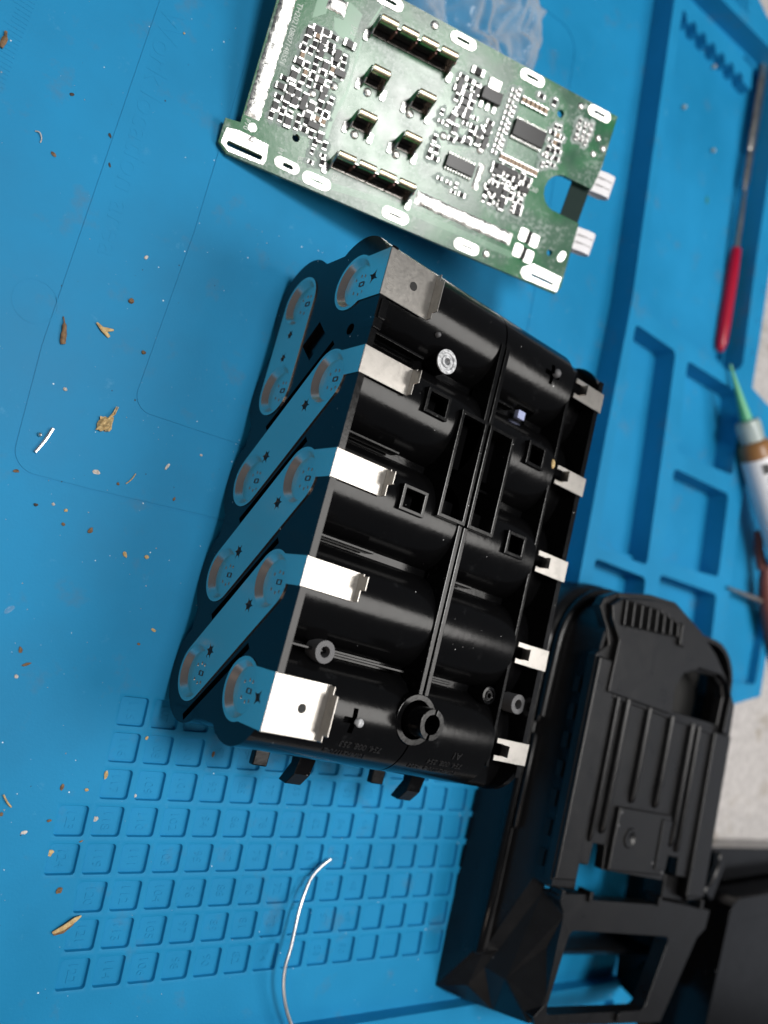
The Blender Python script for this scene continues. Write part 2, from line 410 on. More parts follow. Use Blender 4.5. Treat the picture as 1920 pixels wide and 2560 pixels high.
# comb shelf at the far end of the largest pocket
comb = [(110.6, 269.5)]
for i in range(7):
    cx_ = 116.0 + i*6.4; cy_ = 269.7 + i*0.25
    comb += [(cx_ + 1.9*math.cos(R_(180 - a_)), cy_ + 2.6*math.sin(R_(180 - a_))) for a_ in range(0, 181, 20)]
comb += [(162.5, 271.5), (161, 280.5), (131, 278.5), (110, 277.5)]
MB().prism(comb, [], 0.9, 5.2).build('comb_shelf', 'blue_silicone', mat_t, bevel=0.3)
MB().prism([(121.5, 78.5), (150, 79.2), (150.4, 76.8), (121.6, 76)], (), 0.5, 3.5).build('pocket_step', 'blue_silicone', mat_t, bevel=0.3)
for i in range(9):
    y = 172 + i*13.0
    MB().lathe([(1.6, 0.0), (1.5, 0.35), (1.0, 0.55), (0.01, 0.6)], 12, lambda x, yy, z, y=y: (x + 191.2 - (y-172)*0.035 - 1.0, yy + y, z + ZT - 0.1)).build('grip_dot', 'blue_silicone', mat_t, smooth=60)
flat_text('nut', 9.5, 140.2, 294.5, 10, mat_t, 'blue_silicone', ZT, 0.5)
# low front border of the mat
def bt(x, y): return (x, -64.2 + 0.0775*(x-116.75) + y)
MB().prism([(-150, -84.9), (200, -57.7), (200, -120), (-150, -140)], [rnd([bt(72, -6), bt(121, -6), bt(121, -14), bt(72, -14)], 2), rnd([bt(127, -5.5), bt(185, -5.5), bt(185, -14), bt(127, -14)], 2)], -3, 4.5).build('front_border', 'blue_silicone', mat_t, bevel=0.4, seg=3)
MB().prism([bt(60, -3), bt(195, -3), bt(195, -18), bt(60, -18)], (), -2.9, 1.0).build('pocket_floor', 'blue_silicone', mat_t)

# ------------------------------------------------------------------ battery cell holder
blk = thing('battery_cell_holder', (36, 55, 0), 'black plastic battery cell holder with nickel connecting strips and solder tabs', 'battery pack')
PIT = 22.0
def cy(i): return 11 + PIT*i
def profile(top_flat=None, inset=0.0, vz=3.7):
    r = 11 - inset; o = []
    va = math.degrees(math.asin(7.0/11)); ta = math.degrees(math.asin(vz/11))
    for i in range(5):
        a0 = 139 if i == 0 else 180 + va; a1 = (360 - va) if i < 4 else 401
        o += circ(cy(i), 11, r, max(8, int((a1-a0)/3)), a0, a1, False)
    if top_flat:
        o += circ(cy(4), 33, r, 14, -41, 62, False)
        o += [(105.0, top_flat), (5.0, top_flat)]
        o += circ(cy(0), 33, r, 14, 118, 221, False)
    else:
        for i in (4, 3, 2, 1, 0):
            a0 = -41 if i == 4 else ta; a1 = 180 - ta if i > 0 else 221
            o += circ(cy(i), 33, r, max(8, int((a1-a0)/1.6)), a0, a1, False)
    return o
def X3(y, z, x): return (x, y, z)            # (Y, Z) outline extruded along X
# end plates
fe = MB().prism(profile(44.55), [], 0.0, 1.5, X3).build('end_plate', 'black_gloss', blk, smooth=30)
fr = MB().prism(profile(43.3, 0.02), [], 70.9, 72.4, X3).build('end_plate', 'black_gloss', blk, smooth=30)
# cutters in the face plate: dark slots along the strips and one window
cut = MB()
def slotYZ(mb, y0, z0, y1, z1, hw, x0, x1):
    t = Vector((y1-y0, z1-z0)).normalized(); n = Vector((-t.y, t.x))*hw
    mb.prism([(y0+n.x, z0+n.y), (y1+n.x, z1+n.y), (y1-n.x, z1-n.y), (y0-n.x, z0-n.y)], (), x0, x1, X3)
for k in range(5):
    (slotYZ(cut, 1.2 + 22*k, 12.0, 19.4 + 22*k, 31.4, 0.8, -1, 1.2) if k < 4 else None)
cut.prism([(91.9, 22.8), (88, 27.1), (82.4, 23.0), (86.7, 18.0)], (), -1, 1.35, X3)
cut.prism(circ(87.5, 36.7, 1.3, 14), (), -1, 1.2, X3)
for k in range(5):
    for zz in (11, 33): cut.prism(circ(cy(k), zz, 6.15, 40), (), -1, 1.35, X3)
boolean_cut(fe, cut)
# two half shells with scalloped cell channels
left = MB().prism(profile(None, 0.1), [], 1.4, 36.35, X3).build('holder_half', 'black_gloss', blk, smooth=30)
right = MB().prism(profile(None, 0.1), [], 36.75, 60.9, X3).build('holder_half', 'black_gloss', blk, smooth=30)
low = profile(None, 0.1, 3.0)
def troughZ(y, z): return z if z < 33 else 33 + (z-33)*0.50
MB().prism([(y, troughZ(y, z)) for y, z in low], [], 60.8, 71.0, X3).build('cable_channel', 'black_gloss', blk, smooth=30)
MB().box(36.3, 36.8, 2, 108, 6, 37.5).build('seam_filler', 'black_hole', blk)
def plus(mb, x, y, a, h):
    mb.prism([(x-h, y-a), (x+h, y-a), (x+h, y-h), (x+a, y-h), (x+a, y+h), (x+h, y+h), (x+h, y+a), (x-h, y+a), (x-h, y+h), (x-a, y+h), (x-a, y-h), (x-h, y-h)], (), 41, 60)
c = MB()
for x0, x1, y0, y1 in ((18.5, 23.6, 76.3, 80.3), (18.5, 23.7, 54.6, 58.6)): c.box(x0, x1, y0, y1, 40.6, 60)
c.box(28.9, 35.3, 56.5, 79.1, 34, 60)
c.prism(circ(36.5, 13.0, 4.1, 28), (), 36, 60)
plus(c, 20.6, 10.2, 2.5, 0.6)
boolean_cut(left, c)
c = MB()
for x0, x1, y0, y1 in ((50.8, 55.3, 76.2, 80.3), (50.6, 55.2, 54.3, 58.2)): c.box(x0, x1, y0, y1, 40.6, 60)
c.box(38.6, 44.3, 56.5, 79.0, 34, 60)
c.prism(circ(36.5, 13.0, 4.1, 28), (), 36, 60)
c.box(48.6, 54.6, 86.0, 90.2, 36, 60)
plus(c, 53.2, 99.2, 2.5, 0.6)
boolean_cut(right, c)
def frame(x0, x1, y0, y1, t, z0, z1, name):
    MB().prism([(x0, y0), (x1, y0), (x1, y1), (x0, y1)], [[(x0+t, y0+t), (x1-t, y0+t), (x1-t, y1-t), (x0+t, y1-t)]], z0, z1).build(name, 'black_gloss', blk, bevel=0.12)
for x0, x1, y0, y1 in ((17.7, 24.4, 75.5, 81.1), (17.7, 24.5, 53.8, 59.4), (50.0, 56.1, 75.4, 81.1), (49.8, 56.0, 53.5, 59.0)): frame(x0, x1, y0, y1, 0.8, 38, 44.9, 'socket_frame')
frame(28.0, 36.2, 55.6, 80.0, 0.9, 35, 45.0, 'slot_frame'); frame(37.0, 45.15, 55.6, 79.8, 0.9, 35, 45.0, 'slot_frame')
for a in (28.95, 38.65):
    MB().box(a, a+6.3, 68.5, 79.0, 38.5, 39.4, None).build('slot_ledge', 'black_gloss', blk); MB().box(a, a+6.3, 56.6, 60.5, 37.5, 40.5).build('slot_ledge', 'black_gloss', blk)
# seam ribs either side of the parting line
for x0, x1 in ((35.1, 36.3), (36.8, 38.0)):
    MB().box(x0, x1, 18.2, 55.6, 38, 44.35).build('seam_rib', 'black_gloss', blk, bevel=0.15)
    MB().box(x0, x1, 80.0, 99.0, 38, 44.3).build('seam_rib', 'black_gloss', blk, bevel=0.15)
# rib along the cable channel
rb = MB(); rb.box(60.6, 61.5, 6.2, 103, 36, 43.3).build('channel_rib', 'black_gloss', blk, bevel=0.15)
# thin ribs in the valleys between the cells
for i in range(4):
    y = 22 + 22*i
    for x0, x1 in ((2.2, 17.5 if i != 0 else 33), (38.2, 46.5)):
        MB().box(x0, x1, y-0.32, y+0.32, 37.5, 40.6).build('valley_rib', 'black_gloss', blk, bevel=0.15)
# split screw boss
boss = MB()
for sgn in (0, 1):
    a0 = 8 + 180*sgn; pts = circ(36.5, 13.0, 3.25, 14, a0+80, a0+248, False) + circ(36.5, 13.0, 2.05, 12, a0+248, a0+80, False)
    MB().prism(pts, (), 38, 49.2).build('screw_boss', 'black_gloss', blk, bevel=0.1)
MB().prism(circ(36.5, 13.0, 2.1, 18), (), 36, 37).build('boss_bore', 'black_hole', blk)
MB().prism(circ(36.5, 13, 5.4, 32), [circ(36.5, 13, 4.1, 32)], 40.5, 44.02).build('boss_collar', 'black_gloss', blk, bevel=0.12)
# rivets and hollow pins
def pin(x, y, z, r, mat, base='rivet_grey', h=1.0):
    MB().lathe([(r*0.96, -5), (r*0.96, -0.3)], 26, lambda a, b_, c_: (a+x, b_+y, c_+z)).build('rivet_post', 'black_gloss', blk, smooth=40)
    o = MB().lathe([(r, -0.35), (r, 0), (r*0.72, 0.12), (r*0.66, -0.25), (r*0.52, -0.25), (r*0.48, 0.1), (r*0.30, 0.1), (r*0.26, -1.5), (0.01, -1.5)], 26, lambda a, b_, c_: (a+x, b_+y, c_+z)).build('hollow_rivet', mat, blk, smooth=40)
pin(22.5, 89.2, 42.3, 2.75, 'rivet_white'); pin(58.0, 21.7, 42.0, 2.0, 'black_gloss')
for x, y, z in ((11.0, 21.9, 42.0), (69.0, 21.4, 41.2)):
    MB().lathe([(2.3, -4), (2.3, 0), (1.15, 0), (1.15, -4)], 24, lambda a, b_, c_, x=x, y=y, z=z: (a+x, b_+y, c_+z)).build('guide_sleeve', 'rivet_grey', blk, smooth=40)
    MB().prism(circ(x, y, 1.2, 16), (), z-4, z-3.2).build('sleeve_bore', 'black_hole', blk)
for x, y, z, r, m_ in ((22.2, 10.0, 43.9, 0.95, 'rivet_white'), (55.0, 100.3, 43.6, 1.15, 'rivet_grey'), (18.0, 93.5, 43.0, 0.6, 'rivet_grey')):
    MB().lathe([(0.01, r*0.75), (r*0.55, r*0.62), (r*0.9, r*0.25), (r, -0.6)], 14, lambda a, b_, c_: (a+x, b_+y, c_+z)).build('locating_pin', m_, blk, smooth=60)
MB().box(49.8, 52.2, 87.2, 89.3, 37.5, 39.0).build('foam_pad', 'blue_foam', blk, bevel=0.2)
MB().lathe([(0.01, 0.6), (0.5, 0.5), (0.9, 0.1), (1.1, -0.5)], 10, lambda a, b_, c_: (a*0.7+60.2, b_*1.5+78.6, c_+43.6)).build('glue_blob', 'husk_straw', blk, smooth=60)
# latch on the end plate's upper edge
MB().box(-0.05, 2.1, 86.6, 88.9, 40.0, 45.0).build('latch', 'black_gloss', blk, bevel=0.2)
MB().box(0.6, 2.4, 88.9, 93.2, 43.0, 45.1).build('latch', 'black_gloss', blk, bevel=0.2)
# hooks on the front side
for x in (24.6, 57.6):
    MB().prism([(0.5, 20.5), (-3.0, 20.8), (-7.6, 17.5), (-7.8, 20.5), (-5.0, 23.2), (0.5, 24.5)], (), x-0.6, x+3.6, X3).build('front_hook', 'black_gloss', blk, bevel=0.2)
    MB().box(x-10.0, x-6.2, -5.0, 1.0, 18.8, 20.6).build('front_peg', 'black_gloss', blk, bevel=0.3)

# nickel strips on the end plate, one object each with its pressed contact cups
XS = -0.28
def cup(i, row, parent):
    y0, z0 = cy(i), 33 if row else 11
    n = 40
    o = MB().lathe([(5.95, XS), (5.7, XS), (5.6, XS+0.1), (4.75, 1.02), (4.65, 1.12), (0.01, 1.12)], n, lambda a, b_, c_: (c_, a+y0, b_+z0)).build('contact_cup', 'nickel_face', parent, smooth=24)
    for k, (dy, dz, w_, h_) in enumerate(((0, 1.3, 0.55, 1.5), (-1.9, 2.0, .35, .35), (-2.2, 0.6, .35, .35), (1.9, 1.8, .35, .35), (2.1, 0.4, .35, .4), (-1.6, -1.2, .35, .35), (1.5, -1.4, .35, .35))):
        MB().prism(rrect(y0+dy-w_, z0+dz-h_*0.6, y0+dy+w_, z0+dz+h_*0.6, min(w_, h_)*0.5, 3), [rrect(y0+dy-w_*0.7, z0+dz-h_*0.45, y0+dy+w_*0.7, z0+dz+h_*0.45, min(w_, h_)*0.35, 3)] if k == 0 else [], 1.0, 1.17, X3).build('weld_mark', 'nickel_face' if k else 'rivet_grey', o)
    return o
def star(y0, z0, plus=False, k_=1.0):
    o = []; ph = 20 + (y0*7.3) % 17
    n = 4 if plus else 6
    for k in range(n*4):
        a = R_(360*k/(n*4) + ph); r = k_*(1.75 if k % 4 == 0 else (0.8 if plus else 0.95))
        o.append((y0 + r*math.cos(a), z0 + r*math.sin(a)))
    return o
RS = 6.45
def strip(outline, holes, name='nickel_strip'):
    o = MB().prism(outline, holes, XS, XS+0.26, X3).build(name, 'nickel_face', blk)
    return o
def dark_star(y0, z0, parent, plus=False):
    MB().prism(circ(y0, z0, 1.9, 14), (), 0.0-0.02, 0.05, X3).build('star_hole_floor', 'black_hole', parent)
def leg_tab(parent, y0, y1, tongue):
    # flat solder tab on the top, bent up at its end into a tongue
    th = 0.3
    zt = 44.75
    m_ = MB()
    m_.box(XS, 12.75, y0, y1, zt-th, zt)
    m_.box(12.45, 12.75, y0+0.1, y1-0.1, zt-0.02, zt+1.4)
    m_.box(12.45, 12.75, tongue[0], tongue[1], zt+1.3, zt+3.0)
    t = m_.build('solder_tab', 'nickel', parent, bevel=0.08, seg=1)
    for k in range(11 if y1-y0 > 8 else 0):
        yy = y0 + 0.9 + k*(y1-y0-1.8)/10; L = 1.1 + 0.5*((k*7) % 3)
        MB().box(0.9, 0.9+L, yy-0.12, yy+0.12, zt-0.02, zt+0.05).build('weld_scar', 'nickel', t)
    return t
for i in (3, 2, 1):
    u0, z0 = cy(i), 33
    l0, lz = cy(i-1), 11
    ol = circ(l0, lz, RS, 16, 135, 315, False)
    a_r = math.degrees(math.acos(5.65/RS)); a_l = math.degrees(math.acos(-0.3/RS))
    ol += circ(u0, z0, RS, 8, -45, a_r, False) + [(u0+5.65, 44.7), (u0-0.3, 44.7)] + circ(u0, z0, RS, 6, a_l, 135, False)
    st_ = [star(u0-5.7, z0-5.7), star(l0+5.2, lz+5.3)]
    s_ = strip(ol, [circ(u0, z0, 5.93, 40), circ(l0, lz, 5.93, 40)] + st_)
    cup(i, 1, s_); cup(i-1, 0, s_)
    for q_ in st_: dark_star(sum(a for a, _ in q_)/len(q_), sum(b_ for _, b_ in q_)/len(q_), s_)
    leg_tab(s_, u0-0.3, u0+5.65, (u0+2.2, u0+5.1))
# the strip joining two lower cells
st_ = [star(90.7, 10.9, False, 0.8), star(84.8, 10.7, False, 0.8)]
s_ = strip(capsule(cy(3), 11, cy(4), 11, RS, 16), [circ(cy(3), 11, 5.93, 40), circ(cy(4), 11, 5.93, 40)] + st_)
cup(3, 0, s_); cup(4, 0, s_)
for q_ in (90.7, 84.8): dark_star(q_, 10.8, s_)
# the two single end strips
for i, w0, w1 in ((0, 5.1, 16.1), (4, 93.9, 104.4)):
    u0 = cy(i)
    aR = math.degrees(math.acos((w1-u0)/RS)) if w1-u0 < RS else 0; aL = math.degrees(math.acos((w0-u0)/RS))
    ol = [(w1, 44.7), (w0, 44.7)] + circ(u0, 33, RS, 24, aL, 360 + aR, False)
    s_ = strip(ol, [circ(u0, 33, 5.93, 40), star(u0-0.4, 40.6, True)])
    cup(i, 1, s_); dark_star(u0-0.4, 40.6, s_)
    t = leg_tab(s_, w0, w1, (w0+1.4, w1-1.7))
    MB().prism(circ(7.25, (w0+w1)/2, 0.95, 20), (), 44.76, 44.80).build('tab_hole', 'black_hole', t)
# tabs on the far side, notched around an upright tongue
for y0, y1 in ((7.9, 13.0), (30.4, 35.4), (52.5, 57.7), (74.5, 79.3), (96.9, 102.0)):
    ym = (y0+y1)/2
    m_ = MB().prism([(62.0, y0), (72.9, y0), (72.9, y1), (62.0, y1), (62.0, ym+1.35), (64.2, ym+1.35), (64.2, ym-1.35), (62.0, ym-1.35)], (), 43.45, 43.75)
    t = m_.build('solder_tab', 'nickel', blk, bevel=0.06, seg=1)
    MB().box(64.0, 64.3, ym-1.3, ym+1.3, 43.5, 46.0).build('tongue', 'nickel', t, bevel=0.05, seg=1)
    MB().box(72.6, 72.9, y0, y1, 38, 43.44).build('tab_leg', 'nickel', t)
# moulded lettering on the front cell channel
def cyl_text(txt, size, x, phi, mat='lettering_black'):
    t = text_mesh(txt, size, 0.16); t.materials.append(MAT[mat])
    o = link('lettering', t, blk); s_, c_ = math.sin(R_(phi)), math.cos(R_(phi)); r = 10.93
    ox, oy, oz = blk['_o']
    Mx = Matrix(((-1, 0, 0, (x-ox)*MM), (0, -c_, -s_, (11-r*s_-oy)*MM), (0, -s_, c_, (33+r*c_-oz)*MM), (0, 0, 0, 1)))
    o.matrix_local = Mx
cyl_text('754. 008. 253', 2.0, 25.0, 31); cyl_text('10INR21/70-2', 1.9, 22.5, 44)
cyl_text('754. 008. 254', 1.9, 49.0, 33); cyl_text('10INR21/70-2  A253', 1.7, 47.0, 45); cyl_text('A1', 2.4, 51.0, 20)

# ------------------------------------------------------------------ circuit board (its own frame: x along the board, y across, z off the component side)
pcb = thing('circuit_board', (-21.58, 129.87, 3.3), 'green battery management circuit board full of small components, propped up on plastic', 'circuit board')
pcb.matrix_world = Matrix(((0.96456, -0.09642, -0.24562, -21.58*MM), (0.02789, 0.96289, -0.26843, 129.87*MM), (0.26239, 0.25207, 0.93146, 3.3*MM), (0, 0, 0, 1)))
pcb['_o'] = (0.0, 0.0, 0.0)
S_ = [0, 18.6, 40.0, 60.7, 84.4]; U_ = [1.3, 22.4, 42.8, 63.3, 84.5]
out = [(-5.8, -0.6), (-3.3, -2.4), (89.6, -1.9), (90.4, 0), (89.4, 17.6)] + [(81.0, 17.8)] + circ(81.2, 22.5, 4.8, 8, 268, 92, False) + [(81.4, 27.2), (89.6, 27.2), (90.4, 33.4), (90.0, 47.2), (-2.6, 47.6), (-2.3, 5.4), (-5.8, 5.0)]
hl = [circ(10.9, 7.4, 0.95, 14), circ(74.0, 41.0, 1.0, 14), circ(83.9, 7.4, 0.85, 14)]
hl += [capsule(-3.4, -0.1, 4.2, -0.2, 0.5, 5), capsule(10.2, 0.55, 11.9, 0.5, 0.45, 5)]
for s in S_[1:4]: hl.append(capsule(s-1.5, 0.0, s+1.5, 0.0, 0.22, 4))
hl.append(capsule(81.0, 0.1, 87.6, 0.0, 0.35, 4))
for u in U_[1:]: hl.append(capsule(u-1.5, 45.6, u+1.5, 45.6, 0.3, 4))
MB().prism(out, hl, -1.5, 0).build('board', 'solder_mask', pcb, local=True)
MB().prism([(x, y) for x, y in out], hl, -1.35, -0.15, lambda x, y, z: (x*1.0008 - 0.03, y*1.0008 - 0.02, z)).build('board_core', 'board_edge', pcb, local=True)
def flatp(name, poly, holes, z, mat, h=0.10, **kw): return MB().prism(poly, holes, 0.0 - 0.05, z + h, None).build(name, mat, pcb, local=True, **kw)
# long tinned bus along the end, lumpy with solder
def lumpy(poly_fn, name, L, W, x0, y0, ang, nx, ny, amp, seed):
    rnd_ = random.Random(seed); v = []; f = []
    ux, uy = math.cos(R_(ang)), math.sin(R_(ang))
    for i in range(nx+1):
        for j in range(ny+1):
            a = i/nx*L; b_ = (j/ny-0.5)*W
            edge = min(i, nx-i, 2) / 2 * min(j, ny-j, 1)
            z = 0.06 + edge*(0.28 + rnd_.uniform(-amp, amp))
            jit = rnd_.uniform(-0.15, 0.15) if j in (0, ny) else 0
            v.append((x0 + ux*a - uy*(b_+jit), y0 + uy*a + ux*(b_+jit), z))
    for i in range(nx):
        for j in range(ny):
            k = i*(ny+1)+j; f.append((k, k+ny+1, k+ny+2, k+1))
    return MB().add(v, f).build(name, 'solder', pcb, smooth=80, local=True)
lumpy(None, 'solder_bus', 40.0, 3.6, -0.2, 7.4, 90, 70, 6, 0.16, 1)
lumpy(None, 'solder_bus', 28.4, 3.3, 43.6, 6.3, 0, 52, 6, 0.16, 2)
lumpy(None, 'solder_bus', 6.6, 1.7, 57.7, 14.1, 90, 14, 4, 0.14, 3)
lumpy(None, 'solder_bus', 4.6, 3.4, 8.6, 39.2, 0, 10, 6, 0.06, 4)
for i in range(9): flatp('via', circ(1.2, 9.5 + i*3.1, 0.22, 10), [], 0.27, 'clip_brass', 0.02)
flatp('tinned_pad', [(-5.3, -0.6), (-3.1, -1.9), (5.4, -1.6), (5.8, -0.2), (5.2, 3.3), (-2.3, 3.6), (-5.0, 3.0)], [capsule(-3.4, -0.1, 4.2, -0.2, 0.6, 5)], 0.05, 'solder', bevel=0.06)
lumpy(None, 'solder_blob', 2.0, 1.5, 0.2, 2.6, 10, 5, 4, 0.1, 5)
flatp('tinned_pad', circ(0.6, 5.4, 1.05, 18), [], 0.05, 'solder', bevel=0.05)
flatp('tinned_pad', capsule(8.9, 0.7, 12.6, 0.55, 1.35, 8), [capsule(10.2, 0.55, 11.9, 0.5, 0.5, 5)], 0.06, 'solder', bevel=0.06)
def ring_pad(cx, cy_, L, hw, ih, nm='tinned_pad'): return flatp(nm, capsule(cx-L, cy_, cx+L, cy_, hw, 9), [capsule(cx-1.5, cy_, cx+1.5, cy_, ih, 4)], 0.10, 'solder', bevel=0.12)
for s in S_[1:4]: ring_pad(s, 0.0, 2.2, 1.45, 0.24)
for u in U_[1:]: ring_pad(u, 45.6, 2.2, 1.45, 0.32)
flatp('tinned_pad', [(77.6, 0.9), (80.4, 3.0), (89.6, 2.7), (89.7, -1.5), (79.0, -1.7), (77.5, -0.6)], [capsule(81.0, 0.1, 87.6, 0.0, 0.36, 4)], 0.10, 'solder', bevel=0.12)
def dot(x, y, r=1.1): MB().lathe([(r, 0), (r*0.92, 0.2), (r*0.6, 0.38), (0.01, 0.45)], 16, lambda a, b_, c_: (a+x, b_+y, c_)).build('test_point', 'solder', pcb, smooth=60, local=True)
for x, y in ((23.9, 24.2), (35.5, 24.0), (24.0, 13.8), (35.3, 13.7), (15.8, 22.1), (11.4, 18.4), (34.7, 45.7), (45.5, 22.8), (56.0, 23.7), (66.6, 0.4)): dot(x, y)
for x, y in ((86.6, 39.9), (86.7, 35.6), (89.0, 38.0), (78.8, 45.1)): dot(x, y, 0.95)
flatp('tinned_pad', capsule(87.4, 7.2, 87.8, 8.3, 1.0, 8), [], 0.08, 'solder', bevel=0.1)
# spring contact clips
def contact(x0, y0, n, body=True):
    # a row of n curled brass contacts, standing in a dark moulded well
    W = 5.35 * (n-1) + 4.4
    c_ = bpy.data.objects.new('contact_row' if n > 1 else 'spring_contact', None); COL.objects.link(c_); c_.parent = pcb; c_['_o'] = (0.0, 0.0, 0.0)
    y1 = y0 + (3.8 if n > 1 else 3.0)
    MB().box(x0-2.2, x0+W-2.2, y0+0.1, y0+0.45, 0, 5.4).build('spring_plate', 'dark_plate', c_, local=True, bevel=0.08, seg=1)
    for k in range(n):
        xa = x0 + k*5.35 - 2.1; xb = xa + 4.2
        pr = [(-0.05, 4.6), (-0.05, 5.5), (0.1, 5.85), (0.4, 6.02), (0.9, 6.08), (1.4, 6.0), (1.7, 5.75), (1.8, 5.3), (1.6, 4.7), (1.4, 4.75), (1.5, 5.3), (1.35, 5.6), (0.9, 5.75), (0.4, 5.7), (0.2, 5.4), (0.2, 4.6)]
        MB().prism(pr, (), xa, xb, lambda a, b_, c2: (c2, y0 + a, b_)).build('curled_spring', 'clip_brass', c_, local=True, smooth=40)
        if n > 1: MB().box(xb+0.1, xb+0.5, y0-0.5, y0+0.1, 0.2, 4.6).build('spring_stem', 'rust_tool', c_, local=True)
    for xe in (x0-2.6, x0+W-2.2):
        MB().prism([(y0-2.6, 0), (y0+0.6, 0), (y0+1.2, 5.6), (y0+0.5, 6.3), (y0-0.2, 5.0), (y0-1.0, 3.2), (y0-2.3, 2.6)], (), xe-0.15, xe+0.2, lambda a, b_, c2: (c2, a, b_)).build('side_cheek', 'steel', c_, local=True, bevel=0.05, seg=1)
        lx = xe - 1.5 if xe < x0 else xe + 0.3
        flatp('solder_foot', rrect(lx, y0-3.4, lx+1.3, y0-0.9, 0.4, 4), [], 0.35, 'solder', bevel=0.12)
    if body: MB().box(x0-2.4, x0+W-2.4, y0-1.5, y0, 0, 0.4).build('well_floor', 'dark_plate', c_, local=True)
contact(22.9, 38.2, 4); contact(23.0, 5.8, 4)
for x, y in ((24.6, 27.2), (37.0, 26.9), (24.7, 16.6), (36.8, 16.6)): contact(x, y, 1)
# integrated circuits
def ic(cx, cy_, w_, h_, nlead, rot=2):
    c_ = bpy.data.objects.new('integrated_circuit', None); COL.objects.link(c_); c_.parent = pcb; c_['_o'] = (0.0, 0.0, 0.0)
    MB().box(cx-w_/2, cx+w_/2, cy_-h_/2, cy_+h_/2, 0.15, 1.35).build('package', 'chip_black', c_, local=True, bevel=0.12)
    lm = MB().prism([(0, 0.0), (0.55, 0.0), (0.6, 0.22), (0.3, 0.75), (-0.35, 0.75), (-0.35, 0.6), (0.15, 0.6), (0.4, 0.14), (0, 0.14)], (), -0.11, 0.11, lambda a, b_, c2: (c2, a, b_)).mesh('lead')
    lm.materials.append(MAT['solder'])
    for k in range(nlead):
        x = cx - w_/2 + w_*(k+0.5)/nlead
        for sg in (1, -1):
            o = link('lead', lm, c_); o.location = (x*MM, (cy_ + sg*(h_/2+0.3))*MM, 0); o.rotation_euler = (0, 0, 0 if sg > 0 else math.pi)
    return c_
ic(67.0, 32.4, 9.3, 4.2, 13); ic(51.9, 17.7, 7.9, 3.1, 10)
c_ = bpy.data.objects.new('transistor', None); COL.objects.link(c_); c_.parent = pcb; c_['_o'] = (0.0, 0.0, 0.0)
MB().box(51.2, 56.8, 34.9, 37.9, 0.1, 1.7).build('package', 'chip_black', c_, local=True, bevel=0.15)
MB().box(52.4, 55.9, 37.8, 41.0, 0.0, 0.5).build('heat_tab', 'solder', c_, local=True, bevel=0.15)
for k in range(3): MB().box(51.7+k*1.9, 52.7+k*1.9, 33.0, 35.0, 0, 0.4).build('lead', 'solder', c_, local=True, bevel=0.1)
# small passives: shared meshes
def two_part(bw, bl, h, endw, body, name):
    b1 = MB().box(-bl/2+endw*0.8, bl/2-endw*0.8, -bw/2, bw/2, 0.02, h).mesh('body'); b1.materials.append(MAT[body])
    e = MB().box(-bl/2-0.12, -bl/2+endw, -bw/2-0.06, bw/2+0.06, 0, h*0.92); e.box(bl/2-endw, bl/2+0.12, -bw/2-0.06, bw/2+0.06, 0, h*0.92)
    e1 = e.mesh('end_caps'); e1.materials.append(MAT['cap_tin'])
    return name, b1, e1
K = [two_part(0.95, 1.75, 0.5, 0.26, 'resistor_black', 'resistor'), two_part(0.95, 1.6, 0.8, 0.24, 'ceramic_tan', 'capacitor'), two_part(0.7, 1.2, 0.4, 0.2, 'resistor_black', 'resistor'),
     two_part(1.3, 2.2, 0.9, 0.3, 'chip_black', 'diode'), two_part(0.7, 1.2, 0.55, 0.2, 'ceramic_grey', 'capacitor'), two_part(1.5, 2.7, 0.9, 0.55, 'chip_black', 'diode'), two_part(1.6, 3.3, 0.8, 0.9, 'resistor_black', 'resistor')]
ol_me = MB().prism(rrect(-1.25, -0.72, 1.25, 0.72, 0.25, 3), [rrect(-1.15, -0.62, 1.15, 0.62, 0.2, 3)], 0.0, 0.02).mesh('silkscreen'); ol_me.materials.append(MAT['silk_white'])
flux_me = []
for q_ in range(4):
    rr = random.Random(40+q_); flux_me.append(MB().prism([(r_*2.0*math.cos(R_(a)), r_*1.35*math.sin(R_(a))) for a, r_ in ((a, rr.uniform(0.75, 1.2)) for a in range(0, 360, 24))], (), -0.05, 0.012).mesh('flux_residue'))
    flux_me[-1].materials.append(MAT['flux_grey'])
sot_b = MB().box(-0.7, 0.7, -1.4, 1.4, 0.1, 1.0).mesh('body'); sot_b.materials.append(MAT['chip_black'])
sl = MB(); sl.box(-1.25, -0.65, -1.15, -0.65, 0, 0.35); sl.box(-1.25, -0.65, 0.65, 1.15, 0, 0.35); sl.box(0.65, 1.25, -0.25, 0.25, 0, 0.35)
sot_l = sl.mesh('leads'); sot_l.materials.append(MAT['solder'])
rnd0 = random.Random(11)
def smd(kind, x, y, rot, silk=True):
    if kind == 9: nm, a, b_ = 'transistor', sot_b, sot_l
    else: nm, a, b_ = K[kind]
    o = link(nm, a, pcb); o.location = (x*MM, y*MM, 0); o.rotation_euler = (0, 0, R_(rot))
    e = link('end_caps' if kind != 9 else 'leads', b_, o)
    if silk and rnd0.random() < 0.9:
        f_ = link('flux_residue', rnd0.choice(flux_me), o); f_.location = (0, 0, rnd0.uniform(0.001, 0.02)*MM)
    if silk and rnd0.random() < 0.6:
        s2 = link('silkscreen_outline', ol_me, o); s2.location = (0, 0, 0.036*MM)
